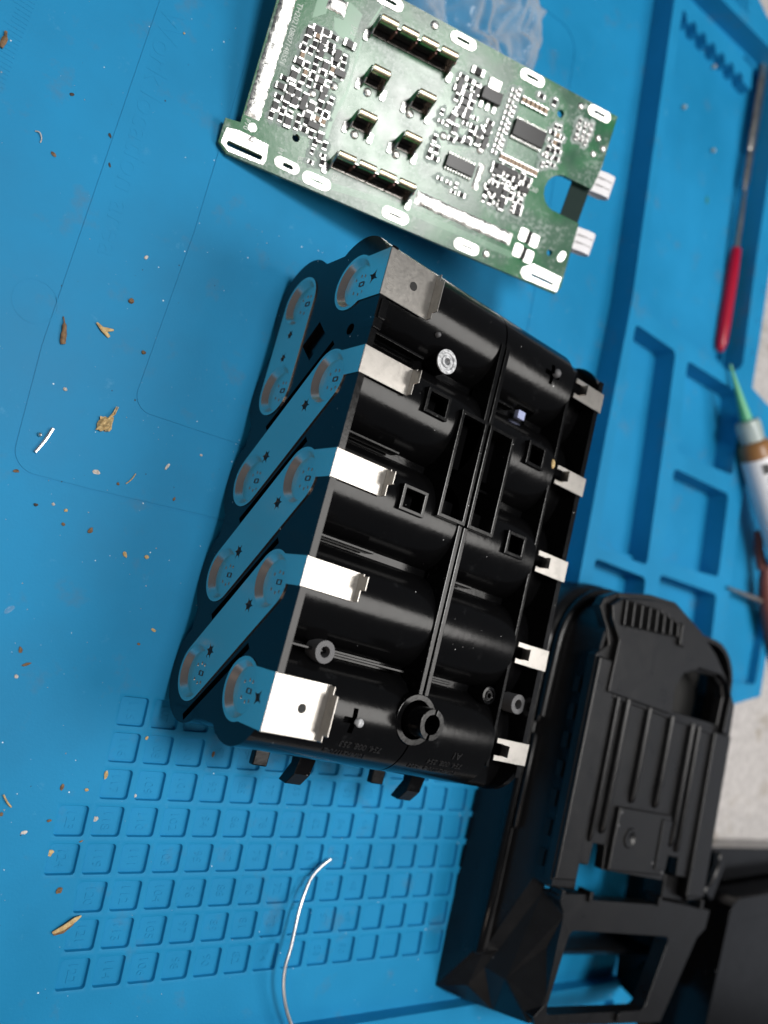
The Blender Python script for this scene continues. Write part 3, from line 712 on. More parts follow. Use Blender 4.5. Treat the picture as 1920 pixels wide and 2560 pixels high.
def fill(poly, nx, ny, kinds, rots, jit=0.25, skip=0.08, avoid=()):
    (x0, y0), (x1, y1), (x2, y2), (x3, y3) = poly
    for i in range(nx):
        for j in range(ny):
            if rnd0.random() < skip: continue
            u = (i+0.5)/nx; v = (j+0.5)/ny
            x = (x0*(1-u)+x1*u)*(1-v) + (x3*(1-u)+x2*u)*v + rnd0.uniform(-jit, jit)
            y = (y0*(1-u)+y1*u)*(1-v) + (y3*(1-u)+y2*u)*v + rnd0.uniform(-jit, jit)
            if any((x-a)**2 + (y-b_)**2 < r*r for a, b_, r in avoid): continue
            smd(rnd0.choice(kinds), x, y, rnd0.choice(rots) + rnd0.uniform(-3, 3))
av = [(15.8, 22.1, 1.9), (11.4, 18.4, 1.9), (10.9, 7.4, 1.8), (45.5, 22.8, 1.7), (56, 23.7, 1.7)]
fill([(5.0, 9.0), (17.0, 9.0), (17.3, 33.0), (5.6, 33.0)], 6, 14, [0, 0, 0, 3, 5, 9, 1, 0, 3], [0, 90, 90], 0.25, 0.1, av)
fill([(2.7, 8.5), (5.0, 8.5), (4.9, 20.0), (3.4, 20.0)], 1, 5, [0, 3, 0], [0, 90], 0.2, 0.2, av)
fill([(15.2, 1.8), (19.5, 4.0), (19.5, 9.0), (13.5, 9.5)], 2, 3, [0, 0, 2], [0, 90], 0.3, 0.3, av)
fill([(42.5, 13.5), (46.0, 13.5), (46.0, 29.0), (42.5, 29.0)], 2, 7, [0, 2, 4, 0], [0, 90], 0.25, 0.15, av)
fill([(44.5, 30.0), (51.0, 30.0), (51.0, 38.5), (44.5, 38.5)], 3, 5, [0, 3, 1, 9, 0], [0, 90], 0.25, 0.15, av)
fill([(46.5, 21.5), (57.5, 25.0), (57.5, 31.5), (46.5, 30.5)], 5, 4, [0, 2, 3, 5, 9], [0, 90], 0.3, 0.2, av)
for k in range(12): smd(4, 59.6, 24.6 + k*1.45, 0); smd(4, 61.0, 24.9 + k*1.45, 90) if k % 3 else None
for k in range(6): smd(1, 62.8 + k*1.35, 39.5, 90, False)
for k in range(10): smd(1, 62.0 + k*1.15, 24.3, 90, False)
fill([(60.2, 12.2), (71.8, 12.8), (71.6, 22.6), (60.6, 22.6)], 7, 7, [0, 2, 3, 4, 3, 9, 0], [0, 90], 0.25, 0.12, av)
fill([(72.6, 26.0), (77.2, 27.5), (77.0, 38.2), (73.0, 38.6)], 3, 6, [0, 2, 1, 4], [0, 90], 0.2, 0.1, av)
fill([(79.3, 36.4), (84.2, 36.4), (84.4, 42.4), (79.0, 42.4)], 3, 4, [2, 4, 4], [0, 90], 0.2, 0.1, av)
fill([(66.0, 41.5), (72.5, 41.5), (72.5, 44.0), (66.0, 44.0)], 3, 1, [0, 9, 2], [0, 90], 0.2, 0.1, av)
fill([(47.0, 10.5), (56.0, 10.5), (56.0, 13.6), (47.0, 13.6)], 4, 2, [0, 4, 2], [0, 90], 0.2, 0.25, av)
smd(6, 48.8, 40.5, 0); smd(5, 54.4, 27.2, 60); smd(5, 46.2, 27.5, 80)
for x, y in ((74.9, 8.8), (78.4, 8.5), (74.8, 4.5), (78.3, 4.1)): flatp('tinned_pad', rrect(x-1.3, y-1.7, x+1.3, y+1.7, 0.6, 4), [], 0.12, 'solder', bevel=0.12)
for y in (8.65, 4.3): MB().box(76.1, 77.1, y-1.5, y+1.5, 0, 0.9).build('resistor', 'resistor_black', pcb, local=True, bevel=0.1)
# cloudy conformal coating over the corner parts
gb = MB().lathe([(3.4, 0.0), (3.3, 0.5), (2.6, 0.95), (1.4, 1.1), (0.01, 1.15)], 20, lambda a, b_, c_: (81.7 + a*0.95, 39.4 + b_*1.05, c_)).build('coating_blob', 'clear_film', pcb, smooth=60, local=True)
# copper traces showing through the mask
tr_ = MB()
for k in range(6):
    o_ = 0.55*k
    path = [(18.3 - o_*0.3, 3.5 + o_), (18.0 - o_*0.3, 14.0 + o_), (19.3 - o_*0.1, 22.0), (18.9 - o_*0.1, 36.0), (21.5, 46.0 + 0.2*o_ - 1)]
    tr_.prism(buffer_path(path, 0.13), (), -0.03, 0.016 + 0.001*k)
for k in range(16): tr_.prism(buffer_path([(62.6 + k*0.55, 35.2), (62.9 + k*0.55, 36.9), (63.6 + k*0.5, 38.2)], 0.09), (), -0.03, 0.016)
for k in range(16): tr_.prism(buffer_path([(62.8 + k*0.55, 29.6), (62.8 + k*0.56, 25.6)], 0.09), (), -0.03, 0.016)
for k in range(4): tr_.prism(buffer_path([(14 + k*0.3, -1.2 + k*0.45), (42.0, -1.3 + k*0.45 + 3.2), (74, 2.2 + k*0.4)], 0.12), (), -0.03, 0.018)
o = tr_.build('copper_traces', 'trace_green', pcb, local=True); o['kind'] = 'stuff'
MB().prism([(6.2, 34.0), (9.0, 36.2), (9.0, 40.2), (7.2, 45), (6.0, 45)], (), -0.03, 0.02).build('copper_pour', 'trace_green', pcb, local=True)
MB().prism([(12.2, 33.0), (17.0, 33.0), (17.2, 40.0), (13.4, 41.2), (13.3, 36.8), (11.0, 36.5)], (), -0.03, 0.02).build('copper_pour', 'trace_green', pcb, local=True)
t = text_mesh('TH20210807148551', 1.75, 0.02); t.materials.append(MAT['silk_white'])
o = link('lettering', t, pcb); o.location = (2.75*MM, 28.5*MM, 0.02*MM); o.rotation_euler = (0, 0, R_(-90))
for tx, x, y, r_ in (('B7', 21.0, 44.5, -90), ('B5', 13.3, 3.0, -90), ('P1', 8.3, 3.0, -90), ('B3', 22.5, 2.6, -90), ('B9', 90-9.5, 45.6, 0), ('C60', 73.4, 20.5, 0), ('P70', -0.9, 5.6, -90), ('JP2', 16.3, 35.6, -90)):
    t = text_mesh(tx, 1.7, 0.02); t.materials.append(MAT['silk_white'])
    o = link('lettering', t, pcb); o.location = (x*MM, y*MM, 0.02*MM); o.rotation_euler = (0, 0, R_(r_))
# dark display film under the cut-out and two white flat cables curling over the end
MB().prism([(84.2, 17.0), (90.0, 17.2), (90.2, 28.0), (84.4, 28.0)], (), -2.4, -2.1).build('display_film', 'film_dark', pcb, local=True)
for y0 in (27.4, 11.4):
    prof = [(86, -1.7), (90.5, -1.6), (93.5, -0.9), (95.6, -1.0), (96.6, -2.2), (96.4, -3.8), (95.0, -5.0), (92.0, -5.4), (88, -5.0)]
    pts = prof + [(x-0.25 if i > 3 else x, z+(-0.3 if i <= 3 else 0.3)) for i, (x, z) in list(enumerate(prof))[::-1]]
    fx = MB().prism(pts, (), y0, y0+5.9, lambda a, b_, c2: (a, c2, b_)).build('flat_cable', 'flex_white', pcb, local=True, smooth=50)
    for k in (1, 2): MB().box(90.6, 95.4, y0+k*1.95, y0+k*1.95+0.15, -0.98, -0.8).build('cable_groove', 'ceramic_grey', fx, local=True)

# ------------------------------------------------------------------ battery housing shell beside the cell holder
hs = thing('battery_housing', (146, 0, 0), 'black plastic battery housing shell with slide rails, vents and an open front window', 'battery housing')
def hb(mb, name, bevel=0.5, smooth=None, mat='black_matte', seg=3): return mb.build(name, mat, hs, bevel=bevel, seg=seg, smooth=smooth)
def loop_out(x0, x1, y0, y1, r, rf=3):
    o = []
    for cx, cy_, rr, a in ((x1-rf, y0+rf, rf, -90), (x1-r, y1-r, r, 0), (x0+r, y1-r, r, 90), (x0+rf, y0+rf, rf, 180)): o += circ(cx, cy_, rr, 6, a, a+90, False)
    return o
# skirt: lower wall ring
sk0 = loop_out(104.5, 189, -47, 63, 20, 1.0); sk1 = loop_out(107, 186.5, -44.5, 60.5, 18, 1.0)
n = len(sk0); v = []; f = []
lev = [(sk0, 0, 0.0, 0), (sk0, 0, 10.5, 0), (sk0, 0.35, 13.4, 0), (sk1, -0.4, 14.6, 0), (sk1, 0, 13.6, 0), (sk1, 0, 0.0, 0)]
for lp, ins, z, _ in lev:
    cxm, cym = 146.7, 8
    v += [(x + (cxm-x)*ins*0.02, y + (cym-y)*ins*0.02, z) for x, y in lp]
for j in range(len(lev)-1):
    for i in range(n):
        if 0.45*n < 0 : continue
        a, b_ = j*n+i, j*n+(i+1) % n; f.append((a, b_, b_+n, a+n))
skirt = MB().add(v, f).build('skirt_wall', 'black_matte', hs, smooth=50)
MB().tube([(104.9, -46.5, 12.0), (105.2, -45.5, 12.9), (105.3, -30, 13.4), (105.3, 8, 13.6), (105.4, 34, 13.6)], [0.5, 1.3, 1.5, 1.4, 1.0], 14).build('skirt_lip', 'black_gloss', hs, smooth=60)
# shoulder: sloping wall from the skirt up to the rail deck
up = loop_out(110.5, 181.5, -24, 57, 14, 1.0); lo_ = loop_out(107.5, 186, -44, 60, 18, 1.0)
v = []; f = []
for lp, z in ((lo_, 13.0), ([(x*0.5+x2*0.5, y*0.5+y2*0.5) for (x, y), (x2, y2) in zip(lo_, up)], 17.5), (up, 22.0), (up, 28.5), ([(x+(146-x)*0.03, y+(10-y)*0.03) for x, y in up], 28.5), ([(x+(146-x)*0.03, y+(10-y)*0.03) for x, y in up], 20.0)): v += [(x, y, z) for x, y in lp]
for j in range(5):
    for i in range(n):
        a, b_ = j*n+i, j*n+(i+1) % n
        if v[a][1] < -22 and v[b_][1] < -22: continue
        f.append((a, b_, b_+n, a+n))
MB().add(v, f).build('shoulder_wall', 'black_matte', hs, smooth=40)
# rail deck with openings, one of them standing in for a cast shadow
deck = [(109.2, -21.5), (109.0, 40.5), (113.5, 44), (111, 48.5), (106.5, 53.5), (108, 56.6), (113, 59), (128, 62.3), (141.5, 63.2), (155, 58.6), (166.5, 52.8), (176.5, 45), (182.2, 38.5), (183.4, -23.5), (176, -24.2), (175.2, -17.5), (167.5, -17.2), (167.2, -11.8), (161.6, -11.6), (161, -18.8), (130.2, -17.4), (129.6, -10.8), (124.2, -10.6), (123.8, -16.6), (116, -16.2)]
shade_cut = [(147.6, 31), (147.0, 37.4), (150, 42.2), (157.5, 45), (169, 45.2), (174, 43.2), (176, 40), (175.4, 31)]  # cut-out in the outline of the cast shadow
hb(MB().prism(deck, [shade_cut], 26.0, 29.0), 'rail_deck', 0.5)
MB().box(146, 178, 30, 47, 17, 18).build('shade_patch_floor', 'black_hole', hs)  # black floor under the cut-out, shade built as a dark sheet
pad_top = [(114.8, 31.0), (115.2, 46), (110.5, 51), (109, 54.6), (113.4, 57.8), (128, 60.8), (140.8, 61.8), (154, 57.4), (165, 52), (175, 44.4), (180.6, 38.2), (180.9, 28.5), (176.4, 28.6), (177.2, 40.5), (174.5, 44.2), (169.4, 46.4), (157.3, 46.2), (149.4, 43.2), (146.0, 37.6), (147.0, 29.8)]  # right-hand notch follows the shadow cut-out
vents = [[(115.6 + k*3.75, 50.3 + k*0.35), (118.0 + k*3.75, 50.6 + k*0.35), (117.2 + k*3.75, 57.4 + k*0.25 - max(0, k-4)*0.7), (114.9 + k*3.75, 57.0 + k*0.25 - max(0, k-4)*0.7)] for k in range(7)]
hb(MB().prism(pad_top, vents, 28.9, 31.0), 'top_pad', 0.5)
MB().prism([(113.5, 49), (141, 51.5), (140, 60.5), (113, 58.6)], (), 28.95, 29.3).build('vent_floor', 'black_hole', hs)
for k in range(8):
    x = 114.4 + k*3.75
    hb(MB().prism([(x, 50.0 + k*0.35), (x+1.1, 50.1 + k*0.35), (x+0.3, 57.6 + k*0.22 - max(0, k-4)*0.7), (x-0.8, 57.5 + k*0.22 - max(0, k-4)*0.7)], (), 30.5, 32.0), 'vent_fin', 0.35)
hb(MB().prism([(142.4, 50.5), (145.4, 50.2), (144.6, 56.2), (141.9, 57.2)], (), 30.8, 32.2), 'vent_fin', 0.4)
# rails along both sides and round ribs between them
hb(MB().box(109.3, 118.5, -20.8, 40, 28.9, 30.2), 'slide_rail', 0.6)
hb(MB().box(173.2, 183.2, -22.8, 28.6, 28.9, 30.2), 'slide_rail', 0.6)
for x, y0, y1, r in ((121.6, -9.5, 30.4, 0.8), (126.2, -7.0, 30.6, 1.2), (137.2, 2.6, 30.0, 1.2), (149.2, 2.4, 29.4, 1.2), (160.6, -8.0, 29.0, 1.3), (164.6, -9.5, 28.8, 1.0)):
    MB().tube([(x, y0-0.6, 29.0), (x, y0, 29.35), (x, y0+1.6, 29.5), (x, y1, 29.5)], [0.3, r*0.75, r, r], 12, 0.9).build('guide_rib', 'black_matte', hs, smooth=60)
hb(MB().prism([(119.2, 31.4), (172.6, 28.9), (172.7, 27.4), (119.2, 29.9)], (), 28.8, 29.7), 'cross_step', 0.3)
# contact block
hb(MB().box(131.0, 157.8, -17.2, 0.6, 28.9, 30.4), 'contact_block', 0.6)
hb(MB().box(152.8, 157.4, -15.6, -0.8, 30.3, 30.9), 'contact_step', 0.25)
MB().lathe([(3.0, 0), (2.7, 0.5), (1.9, 0.62), (1.4, 0.25), (0.01, 0.15)], 22, lambda a, b_, c_: (a+138.5, b_-7.6, c_+30.35)).build('moulding_boss', 'black_matte', hs, smooth=50)
for x, y in ((132.4, -0.8), (132.0, -4.5), (151.6, -13.8), (157.3, -16.2)): MB().lathe([(0.45, 0), (0.3, 0.25), (0.01, 0.3)], 8, lambda a, b_, c_: (a+x, b_+y, c_+30.35)).build('moulding_pip', 'rivet_grey', hs, smooth=60)
# lower latches between the deck and the front bar
hb(MB().prism([(112.5, -16.6), (124, -17.2), (124.6, -24.4), (112.5, -24.0)], (), 19.0, 25.8), 'latch_post', 0.6)
hb(MB().prism([(166.8, -17.6), (176.6, -18.0), (179, -25.5), (167, -25.0)], (), 19.0, 25.8), 'latch_post', 0.6)
# front bar and open window frame
bar = [(114.2, -25.0), (126.5, -24.6), (127.2, -26.0), (160.5, -26.2), (161.4, -24.6), (191.5, -27.0), (190.6, -32.6), (186.5, -35.6), (174.2, -60.2), (150.8, -59.8), (116.0, -58.8), (114.4, -56.5), (118.0, -53.5), (118.6, -30.2)]
win = rnd([(122.6, -34.3), (171.4, -35.4), (164.4, -56.6), (118.8, -56.2)], 2.5, 4)
hb(MB().prism(bar, [win], 23.5, 28.2), 'front_frame', 0.7)
hb(MB().prism([(150.2, -58.9), (152.2, -58.9), (152.2, -56.4), (150.2, -56.4)], (), 24, 29.4), 'frame_tooth', 0.3)
for x in (114.8, 127.0, 160.6, 184.0): hb(MB().box(x, x+1.6, -26.4, -23.6, 24.5, 29.2), 'frame_tooth', 0.3)
# folded left corner between skirt and window frame
V_ = dict(T1=(118.6, -30.2, 28.3), A0=(116.6, -25.0, 27.6), B0=(115.4, -25.6, 22.5), K=(112.4, -51.3, 18.0), B1=(110.2, -50.2, 12.2), tip=(114.7, -58.8, 27.0), Q=(117.1, -62.3, 12.0), G=(113.4, -62.6, 5.0),
          C=(105.0, -60.6, 0.0), SE=(104.5, -45.0, 13.0), SB=(107.6, -44.0, 13.3), SW=(109.0, -15.0, 14.5), OL=(121.8, -34.2, 28.3), BL=(117.6, -54.5, 28.0), M=(108.6, -56.8, 8.5), S0=(104.5, -46.0, 0.0), D0=(111.0, -18.0, 24.0))
ks = list(V_)
fold = MB().add([V_[k] for k in ks], [tuple(ks.index(x) for x in f_.split()) for f_ in ('A0 T1 K B1 B0', 'SW D0 B0 B1 SB', 'T1 OL BL tip K', 'K tip Q', 'B1 K Q M', 'M Q G', 'SE SB B1 M C', 'M G C', 'SE C S0')])
o = fold.build('corner_fold', 'black_matte', hs, recalc=True)
so = o.modifiers.new('thickness', 'SOLIDIFY'); so.thickness = 1.2*MM; so.offset = -1
be = o.modifiers.new('bevel', 'BEVEL'); be.width = 0.45*MM; be.segments = 3; be.limit_method = 'ANGLE'; be.angle_limit = R_(20)
# folded right corner
fr_ = MB().add([(186.4, -35.4, 27.5), (190.5, -32.5, 27.5), (189, -47, 13), (188, -60, 2), (175, -60.4, 24), (189, -47, 0), (186, -44, 14)], [(0, 1, 2, 4), (4, 2, 3), (2, 5, 3), (1, 6, 2)])
o = fr_.build('corner_fold', 'black_matte', hs); so = o.modifiers.new('thickness', 'SOLIDIFY'); so.thickness = 1.2*MM; so.offset = 0
# arch moulding round the back left corner and slit row on the left wall
arch = [(106.8 + 20*(1-math.cos(R_(a))), 41 + 20*math.sin(R_(a)), 16.4) for a in range(0, 91, 9)]
MB().tube([(106.8, 20, 16.0)] + arch + [(140, 61.6, 16.4)], 1.3, 10).build('arch_bead', 'black_matte', hs, smooth=60)
for y0, y1 in ((18, 36), (-12, 15)): MB().tube([(106.4, y0, 15.2), (106.4, y0+1, 15.6), (106.4, y1-1, 15.6), (106.4, y1, 15.2)], [0.3, 0.8, 0.8, 0.3], 8).build('side_bead', 'black_matte', hs, smooth=60)
for k in range(7): MB().box(109.9, 110.7, -19 + k*8.0, -14.6 + k*8.0, 22.5, 24.5).build('side_slit', 'black_hole', hs)

# ------------------------------------------------------------------ second black shell at the edge of the mat
s2 = thing('housing_base', (250, -70, -3), 'dark black housing half lying at the table edge, lower right', 'housing')  # walls use the darker black: dim light far from the lamp put into colour
MB().prism(rnd([(216, -25.0), (300, -14), (320, -120), (207, -120)], 6, 5), [rnd([(220, -32), (296, -22), (312, -116), (212, -116)], 5, 4)], -3, 22).build('side_wall', 'black_gloss', s2, bevel=1.2, seg=3)
MB().prism([(219, -31), (297, -21), (313, -117), (211, -117)], (), -2, 16.5).build('inner_floor', 'black_gloss', s2)
MB().prism(rnd([(205, -12), (300, -6), (318, -30), (300, -13), (216, -24), (206, -60), (200, -40)], 4, 4), (), -3, 9).build('flange', 'black_gloss', s2, bevel=0.8)
MB().tube([(201.5, -22, 20.5), (203, -18, 21), (204.5, -14, 21), (206, -11, 19)], [0.5, 1.1, 1.1, 0.5], 8).build('latch_bead', 'black_matte', s2, smooth=60)
MB().prism([(200.5, -24), (207.5, -10), (212, -14), (207, -27)], (), -2, 20).build('latch_tower', 'black_gloss', s2, bevel=0.8)

# ------------------------------------------------------------------ hand tool in the long pocket
tl = thing('scraper_tool', (175, 230, 0), 'thin steel scraper tool with a red handle lying in the pocket', 'hand tool')
pz = lambda t: (172.0 + (177.9-172.0)*t, 292 + (168-292)*t, 2.6)
MB().tube([pz(.655), pz(.66), pz(.75), pz(.9), pz(.97), pz(.995), pz(1.0)], [1.6, 2.1, 2.4, 2.5, 2.3, 1.5, 0.4], 14).build('handle', 'red_handle', tl, smooth=60)
MB().tube([pz(.45), pz(.50), pz(.58), pz(.66)], [0.8, 1.0, 1.3, 1.5], 10).build('shaft', 'steel', tl, smooth=60)
MB().tube([pz(.31), pz(.34), pz(.42), pz(.46)], [1.6, 1.9, 1.9, 0.9], 10, 0.5).build('flat_neck', 'steel', tl, smooth=60)
MB().tube([pz(-.15), pz(0.0), pz(.2), pz(.31), pz(.325)], [2.6, 2.6, 2.5, 2.4, 1.5], 10, 0.45).build('blade', 'steel', tl, smooth=40)

# ------------------------------------------------------------------ flux syringe
sy = thing('flux_syringe', (195, 135, 9), 'amber flux syringe with a green needle tip and white label', 'syringe')
ax0 = Vector((173.5, 159.5, 11.0)); d = (Vector((193.5, 133.5, 14.5)) - Vector((173.5, 159.5, 11.0))).normalized()
P_ = lambda t: ax0 + d*t
d_lab = P_
MB().tube([P_(0), P_(3), P_(14), P_(23), P_(24)], [0.45, 0.6, 1.5, 2.4, 2.4], 14).build('needle_tip', 'green_tip', sy, smooth=60)
MB().tube([P_(21.5), P_(22), P_(24), P_(30), P_(30.5)], [2.6, 4.2, 4.6, 4.3, 4.2], 20).build('luer_collar', 'cap_frost', sy, smooth=50)
MB().tube([P_(29.5), P_(30), P_(31.5), P_(36), P_(78)], [3.2, 5.0, 5.9, 6.1, 6.1], 24).build('barrel', 'amber_paste', sy, smooth=50)
lb = MB().tube([P_(36.2), P_(36.3), P_(75.9), P_(76)], [6.0, 6.2, 6.2, 6.0], 24).build('label', 'label_paper', sy, smooth=50)
sidev = d.cross(Vector((0, 0, 1))).normalized(); upv = sidev.cross(d).normalized()
for k in range(5):
    for j in range(2):
        a = R_(50 + 28*j + 9*(k % 2)); c0 = P_(40 + 5.2*k) + (sidev*math.cos(a) + upv*math.sin(a))*6.28
        t_ = (sidev*(-math.sin(a)) + upv*math.cos(a)).normalized()
        MB().add([tuple(c0 + d*x + t_*y) for x, y in ((-1.9, -1.3), (1.9, -1.4), (2.1, 1.1), (-1.6, 1.3))], [(0, 1, 2, 3)]).build('printed_mark', 'print_black', lb)
# reddish pliers grip reaching in beyond the syringe
tw = thing('rusty_pliers', (222, 88, 6), 'rusty reddish tool with a thin jaw at the right edge', 'hand tool')
MB().tube([(199, 81.5, 10.2), (208, 81.6, 10.4), (218, 82, 10.8), (226, 82, 11)], [0.5, 0.9, 1.2, 1.4], 8).build('jaw', 'steel', tw, smooth=60)
MB().tube([(219, 96, 12), (221, 90, 12), (225, 82, 12), (233, 72, 12), (244, 60, 11)], [2.0, 3.0, 3.6, 4.0, 4.0], 12).build('grip', 'rust_tool', tw, smooth=60)
MB().tube([(213.5, 108, 9.5), (216, 100, 10), (219, 94, 11)], [1.5, 2.0, 2.2], 10).build('arm', 'rust_tool', tw, smooth=60)

# ------------------------------------------------------------------ clear crumpled plastic bag under and behind the board
rb_ = random.Random(5)
from mathutils import noise as mnoise
bag = MB(); nx, ny = 84, 70; v = []
for i in range(nx+1):
    for j in range(ny+1):
        u = i/nx; q_ = j/ny
        x = 8 + 50*u; y = 178 + 48*q_ + 9*(u-0.3)
        env = math.sin(math.pi*u)**0.5 * math.sin(math.pi*q_)**0.5
        tb_ = mnoise.turbulence(Vector((x*0.055, y*0.055, 3.1)), 3, True, amplitude_scale=0.45, frequency_scale=2.1)
        z = 0.5 + env*(2.0 + 5*q_ + 13*tb_)
        v.append((x + 2.5*mnoise.noise(Vector((x*0.1, y*0.1, 9))), y + 2.5*mnoise.noise(Vector((x*0.1, y*0.1, 17))), max(0.3, z)))
bag.add(v, [(i*(ny+1)+j, (i+1)*(ny+1)+j, (i+1)*(ny+1)+j+1, i*(ny+1)+j+1) for i in range(nx) for j in range(ny)])
b_o = bag.build('plastic_bag', 'clear_film', None, recalc=False, smooth=70)
tag(b_o, 'clear crumpled plastic bag behind the circuit board', 'plastic bag')
b_o.modifiers.new('thickness', 'SOLIDIFY').thickness = 0.05*MM

# ------------------------------------------------------------------ solder wire
wp = [(57.0, -28.4, 0.6), (54.2, -30.5, 0.9), (51.7, -33.0, 1.6), (50.0, -36.2, 2.8), (49.0, -39.6, 3.7), (48.6, -43.0, 4.3), (48.4, -48.7, 4.9), (48.0, -53.0, 5.2), (49.2, -58.1, 5.2), (51.8, -63.0, 5.0), (54.8, -67.0, 4.9), (60, -74, 5.4), (66, -80, 5.2)]
def smooth_path(p, k=4):
    P = [Vector(x) for x in p]; o = []
    for i in range(len(P)-1):
        p0, p1, p2, p3 = P[max(i-1, 0)], P[i], P[i+1], P[min(i+2, len(P)-1)]
        for j in range(k):
            t = j/k; o.append(0.5*((2*p1) + (p2-p0)*t + (2*p0-5*p1+4*p2-p3)*t*t + (3*p1-p0-3*p2+p3)*t**3))
    return o + [P[-1]]
wo = MB().tube(smooth_path(wp), 0.5, 8).build('solder_wire', 'wire_metal', None, smooth=60)
tag(wo, 'thin bent silver wire standing across the numbered pads', 'wire')

# ------------------------------------------------------------------ crumbs, splinters and husks scattered on the mat
def chip(loc, size, rot, mat, name, label, cat, flat=0.35, seed=0):
    size = (size[0]*0.74, size[1]*0.74); r = random.Random(seed + int(loc[0]*31 + loc[1]*17)); v = []; f = []
    n, m_ = 9, 5
    for j in range(m_+1):
        th = math.pi*j/m_
        for i in range(n):
            a = 2*math.pi*i/n; k = r.uniform(0.72, 1.25)
            x, y, z = math.sin(th)*math.cos(a)*k*size[0]/2, math.sin(th)*math.sin(a)*k*size[1]/2, math.cos(th)*flat*min(size)*r.uniform(0.8, 1.2)*0.5
            cr, sr = math.cos(R_(rot)), math.sin(R_(rot))
            v.append((x*cr - y*sr + loc[0], x*sr + y*cr + loc[1], max(z, -0.2) + 0.3*flat*min(size) + loc[2]))
    for j in range(m_):
        for i in range(n):
            a, b_ = j*n+i, j*n+(i+1) % n; f.append((a, b_, b_+n, a+n))
    o = MB().add(v, f).build(name, mat, None, smooth=35)
    return tag(o, label, cat, None)
def stick(pts, rad, mat, name, label, cat, flat=0.6):
    o = MB().tube(smooth_path(pts, 3), rad if not isinstance(rad, list) else [rad[min(len(rad)-1, int(i/(3*(len(pts)-1)+1)*len(rad)))] for i in range(3*(len(pts)-1)+1)], 7, flat).build(name, mat, None, smooth=50)
    return tag(o, label, cat)
Z0 = 0.05; ZP = -1.05
stick([(-74.0, 125.0, .4), (-73.7, 123.4, .6), (-73.9, 121.4, .4)], [0.3, 0.6, 0.5], 'husk_brown', 'wood_splinter', 'brown splinter beside the ruler marks, upper left corner', 'splinter')
chip((-59.0, 120.7, Z0), (1.4, 0.9), 30, 'husk_dark', 'crumb', 'small dark crumb left of the outer groove near the top', 'crumb')
chip((-58.4, 106.7, Z0), (1.7, 1.0), -20, 'husk_brown', 'crumb', 'brown crumb left of the outer groove, below the curled fibre', 'crumb')
chip((-49.3, 117.0, Z0), (1.5, 0.8), -50, 'husk_dark', 'crumb', 'dark oblong crumb touching the moulded lettering, upper one', 'crumb')
chip((-47.4, 110.9, Z0), (1.4, 0.6), -60, 'husk_dark', 'crumb', 'black thin crumb at the lettering, just below the oblong one', 'crumb')
stick([(-63.0, 109.2, .2), (-62.2, 109.3, .5), (-61.5, 108.4, .4), (-61.4, 107.5, .2)], 0.12, 'husk_white', 'fibre', 'tiny pale curled fibre on the mat, upper left', 'fibre', 1)
chip((-34.0, 95.8, Z0), (1.5, 1.0), 70, 'husk_white', 'flake', 'white flake between the two grooves below the word area', 'flake')
chip((-34.2, 85.0, Z0), (1.9, 1.5), 20, 'husk_brown', 'crumb', 'knobbly brown crumb between the grooves, beside the straw sliver', 'crumb', 0.7)
stick([(-46.3, 75.4, .2), (-45.8, 74.2, .6), (-45.3, 72.6, .7), (-44.9, 70.6, .5), (-44.6, 69.9, .4)], [0.15, 0.45, 0.6, 0.55], 'husk_brown', 'wood_splinter', 'brown bark splinter beside the moulded ring', 'splinter')
st1 = thing('straw_sliver', (-37.7, 76.6, 0), 'forked pale straw sliver between the grooves', 'sliver')
MB().tube([(-39.6, 77.2, .4), (-38, 76.3, .6), (-36.2, 75.4, .3)], [0.2, 0.5, 0.35], 6, 0.5).build('stem', 'husk_straw', st1, smooth=50)
MB().tube([(-38.6, 76.4, .6), (-37.2, 76.6, .7), (-35.8, 77.2, .4)], [0.3, 0.45, 0.2], 6, 0.5).build('stem', 'husk_straw', st1, smooth=50)
chip((-28.1, 75.4, Z0), (1.3, 1.2), 0, 'husk_brown', 'crumb', 'round rusty crumb sitting on the inner groove', 'crumb', 0.6)
chip((-41.6, 148.7, Z0), (0.7, 0.6), 0, 'husk_straw', 'crumb', 'tiny yellow grain near the top edge of the mat', 'crumb', 0.7)
chip((-41.3, 61.1, Z0), (1.2, 1.0), 0, 'husk_white', 'flake', 'small white flake above the metal pin', 'flake', 0.6)
stick([(-43.0, 46.4, .45), (-41.9, 49.4, .5), (-41.2, 52.3, .45)], [0.38, 0.42], 'wire_metal', 'metal_pin', 'short silver metal pin lying inside the outer groove corner', 'pin', 1)
o = MB().lathe([(0.01, 0.9), (0.35, 0.75), (0.5, 0.4), (0.35, 0.1), (0.01, 0.0)], 12, lambda a, b_, c_: (a-43.2, b_+50.2, c_)).build('solder_ball', 'solder', None, smooth=60); tag(o, 'tiny solder ball beside the silver pin', 'solder ball')
lf = thing('dry_husk', (-31.7, 57.3, 0), 'golden crumpled dry husk with a thin stem', 'husk')
rr = random.Random(3)
hv = []; 
for i in range(8):
    for j in range(6): hv.append((-32.8 + i*0.42 + rr.uniform(-.2, .2), 55.2 + j*0.62 + rr.uniform(-.2, .2) + i*0.12, 0.3 + 1.2*math.sin(math.pi*i/7)*math.sin(math.pi*j/5) + rr.uniform(0, .5)))
MB().add(hv, [(i*6+j, (i+1)*6+j, (i+1)*6+j+1, i*6+j+1) for i in range(7) for j in range(5)]).build('husk', 'husk_straw', lf, recalc=False).modifiers.new('t', 'SOLIDIFY').thickness = 0.15*MM
for dx in (0, 0.35): MB().tube([(-31.2, 58.2, 1.0), (-30.6 + dx, 59.8, 1.2), (-30.2 + dx, 61.6, .8)], [0.25, 0.16, 0.1], 6).build('stem', 'husk_straw', lf, smooth=60)
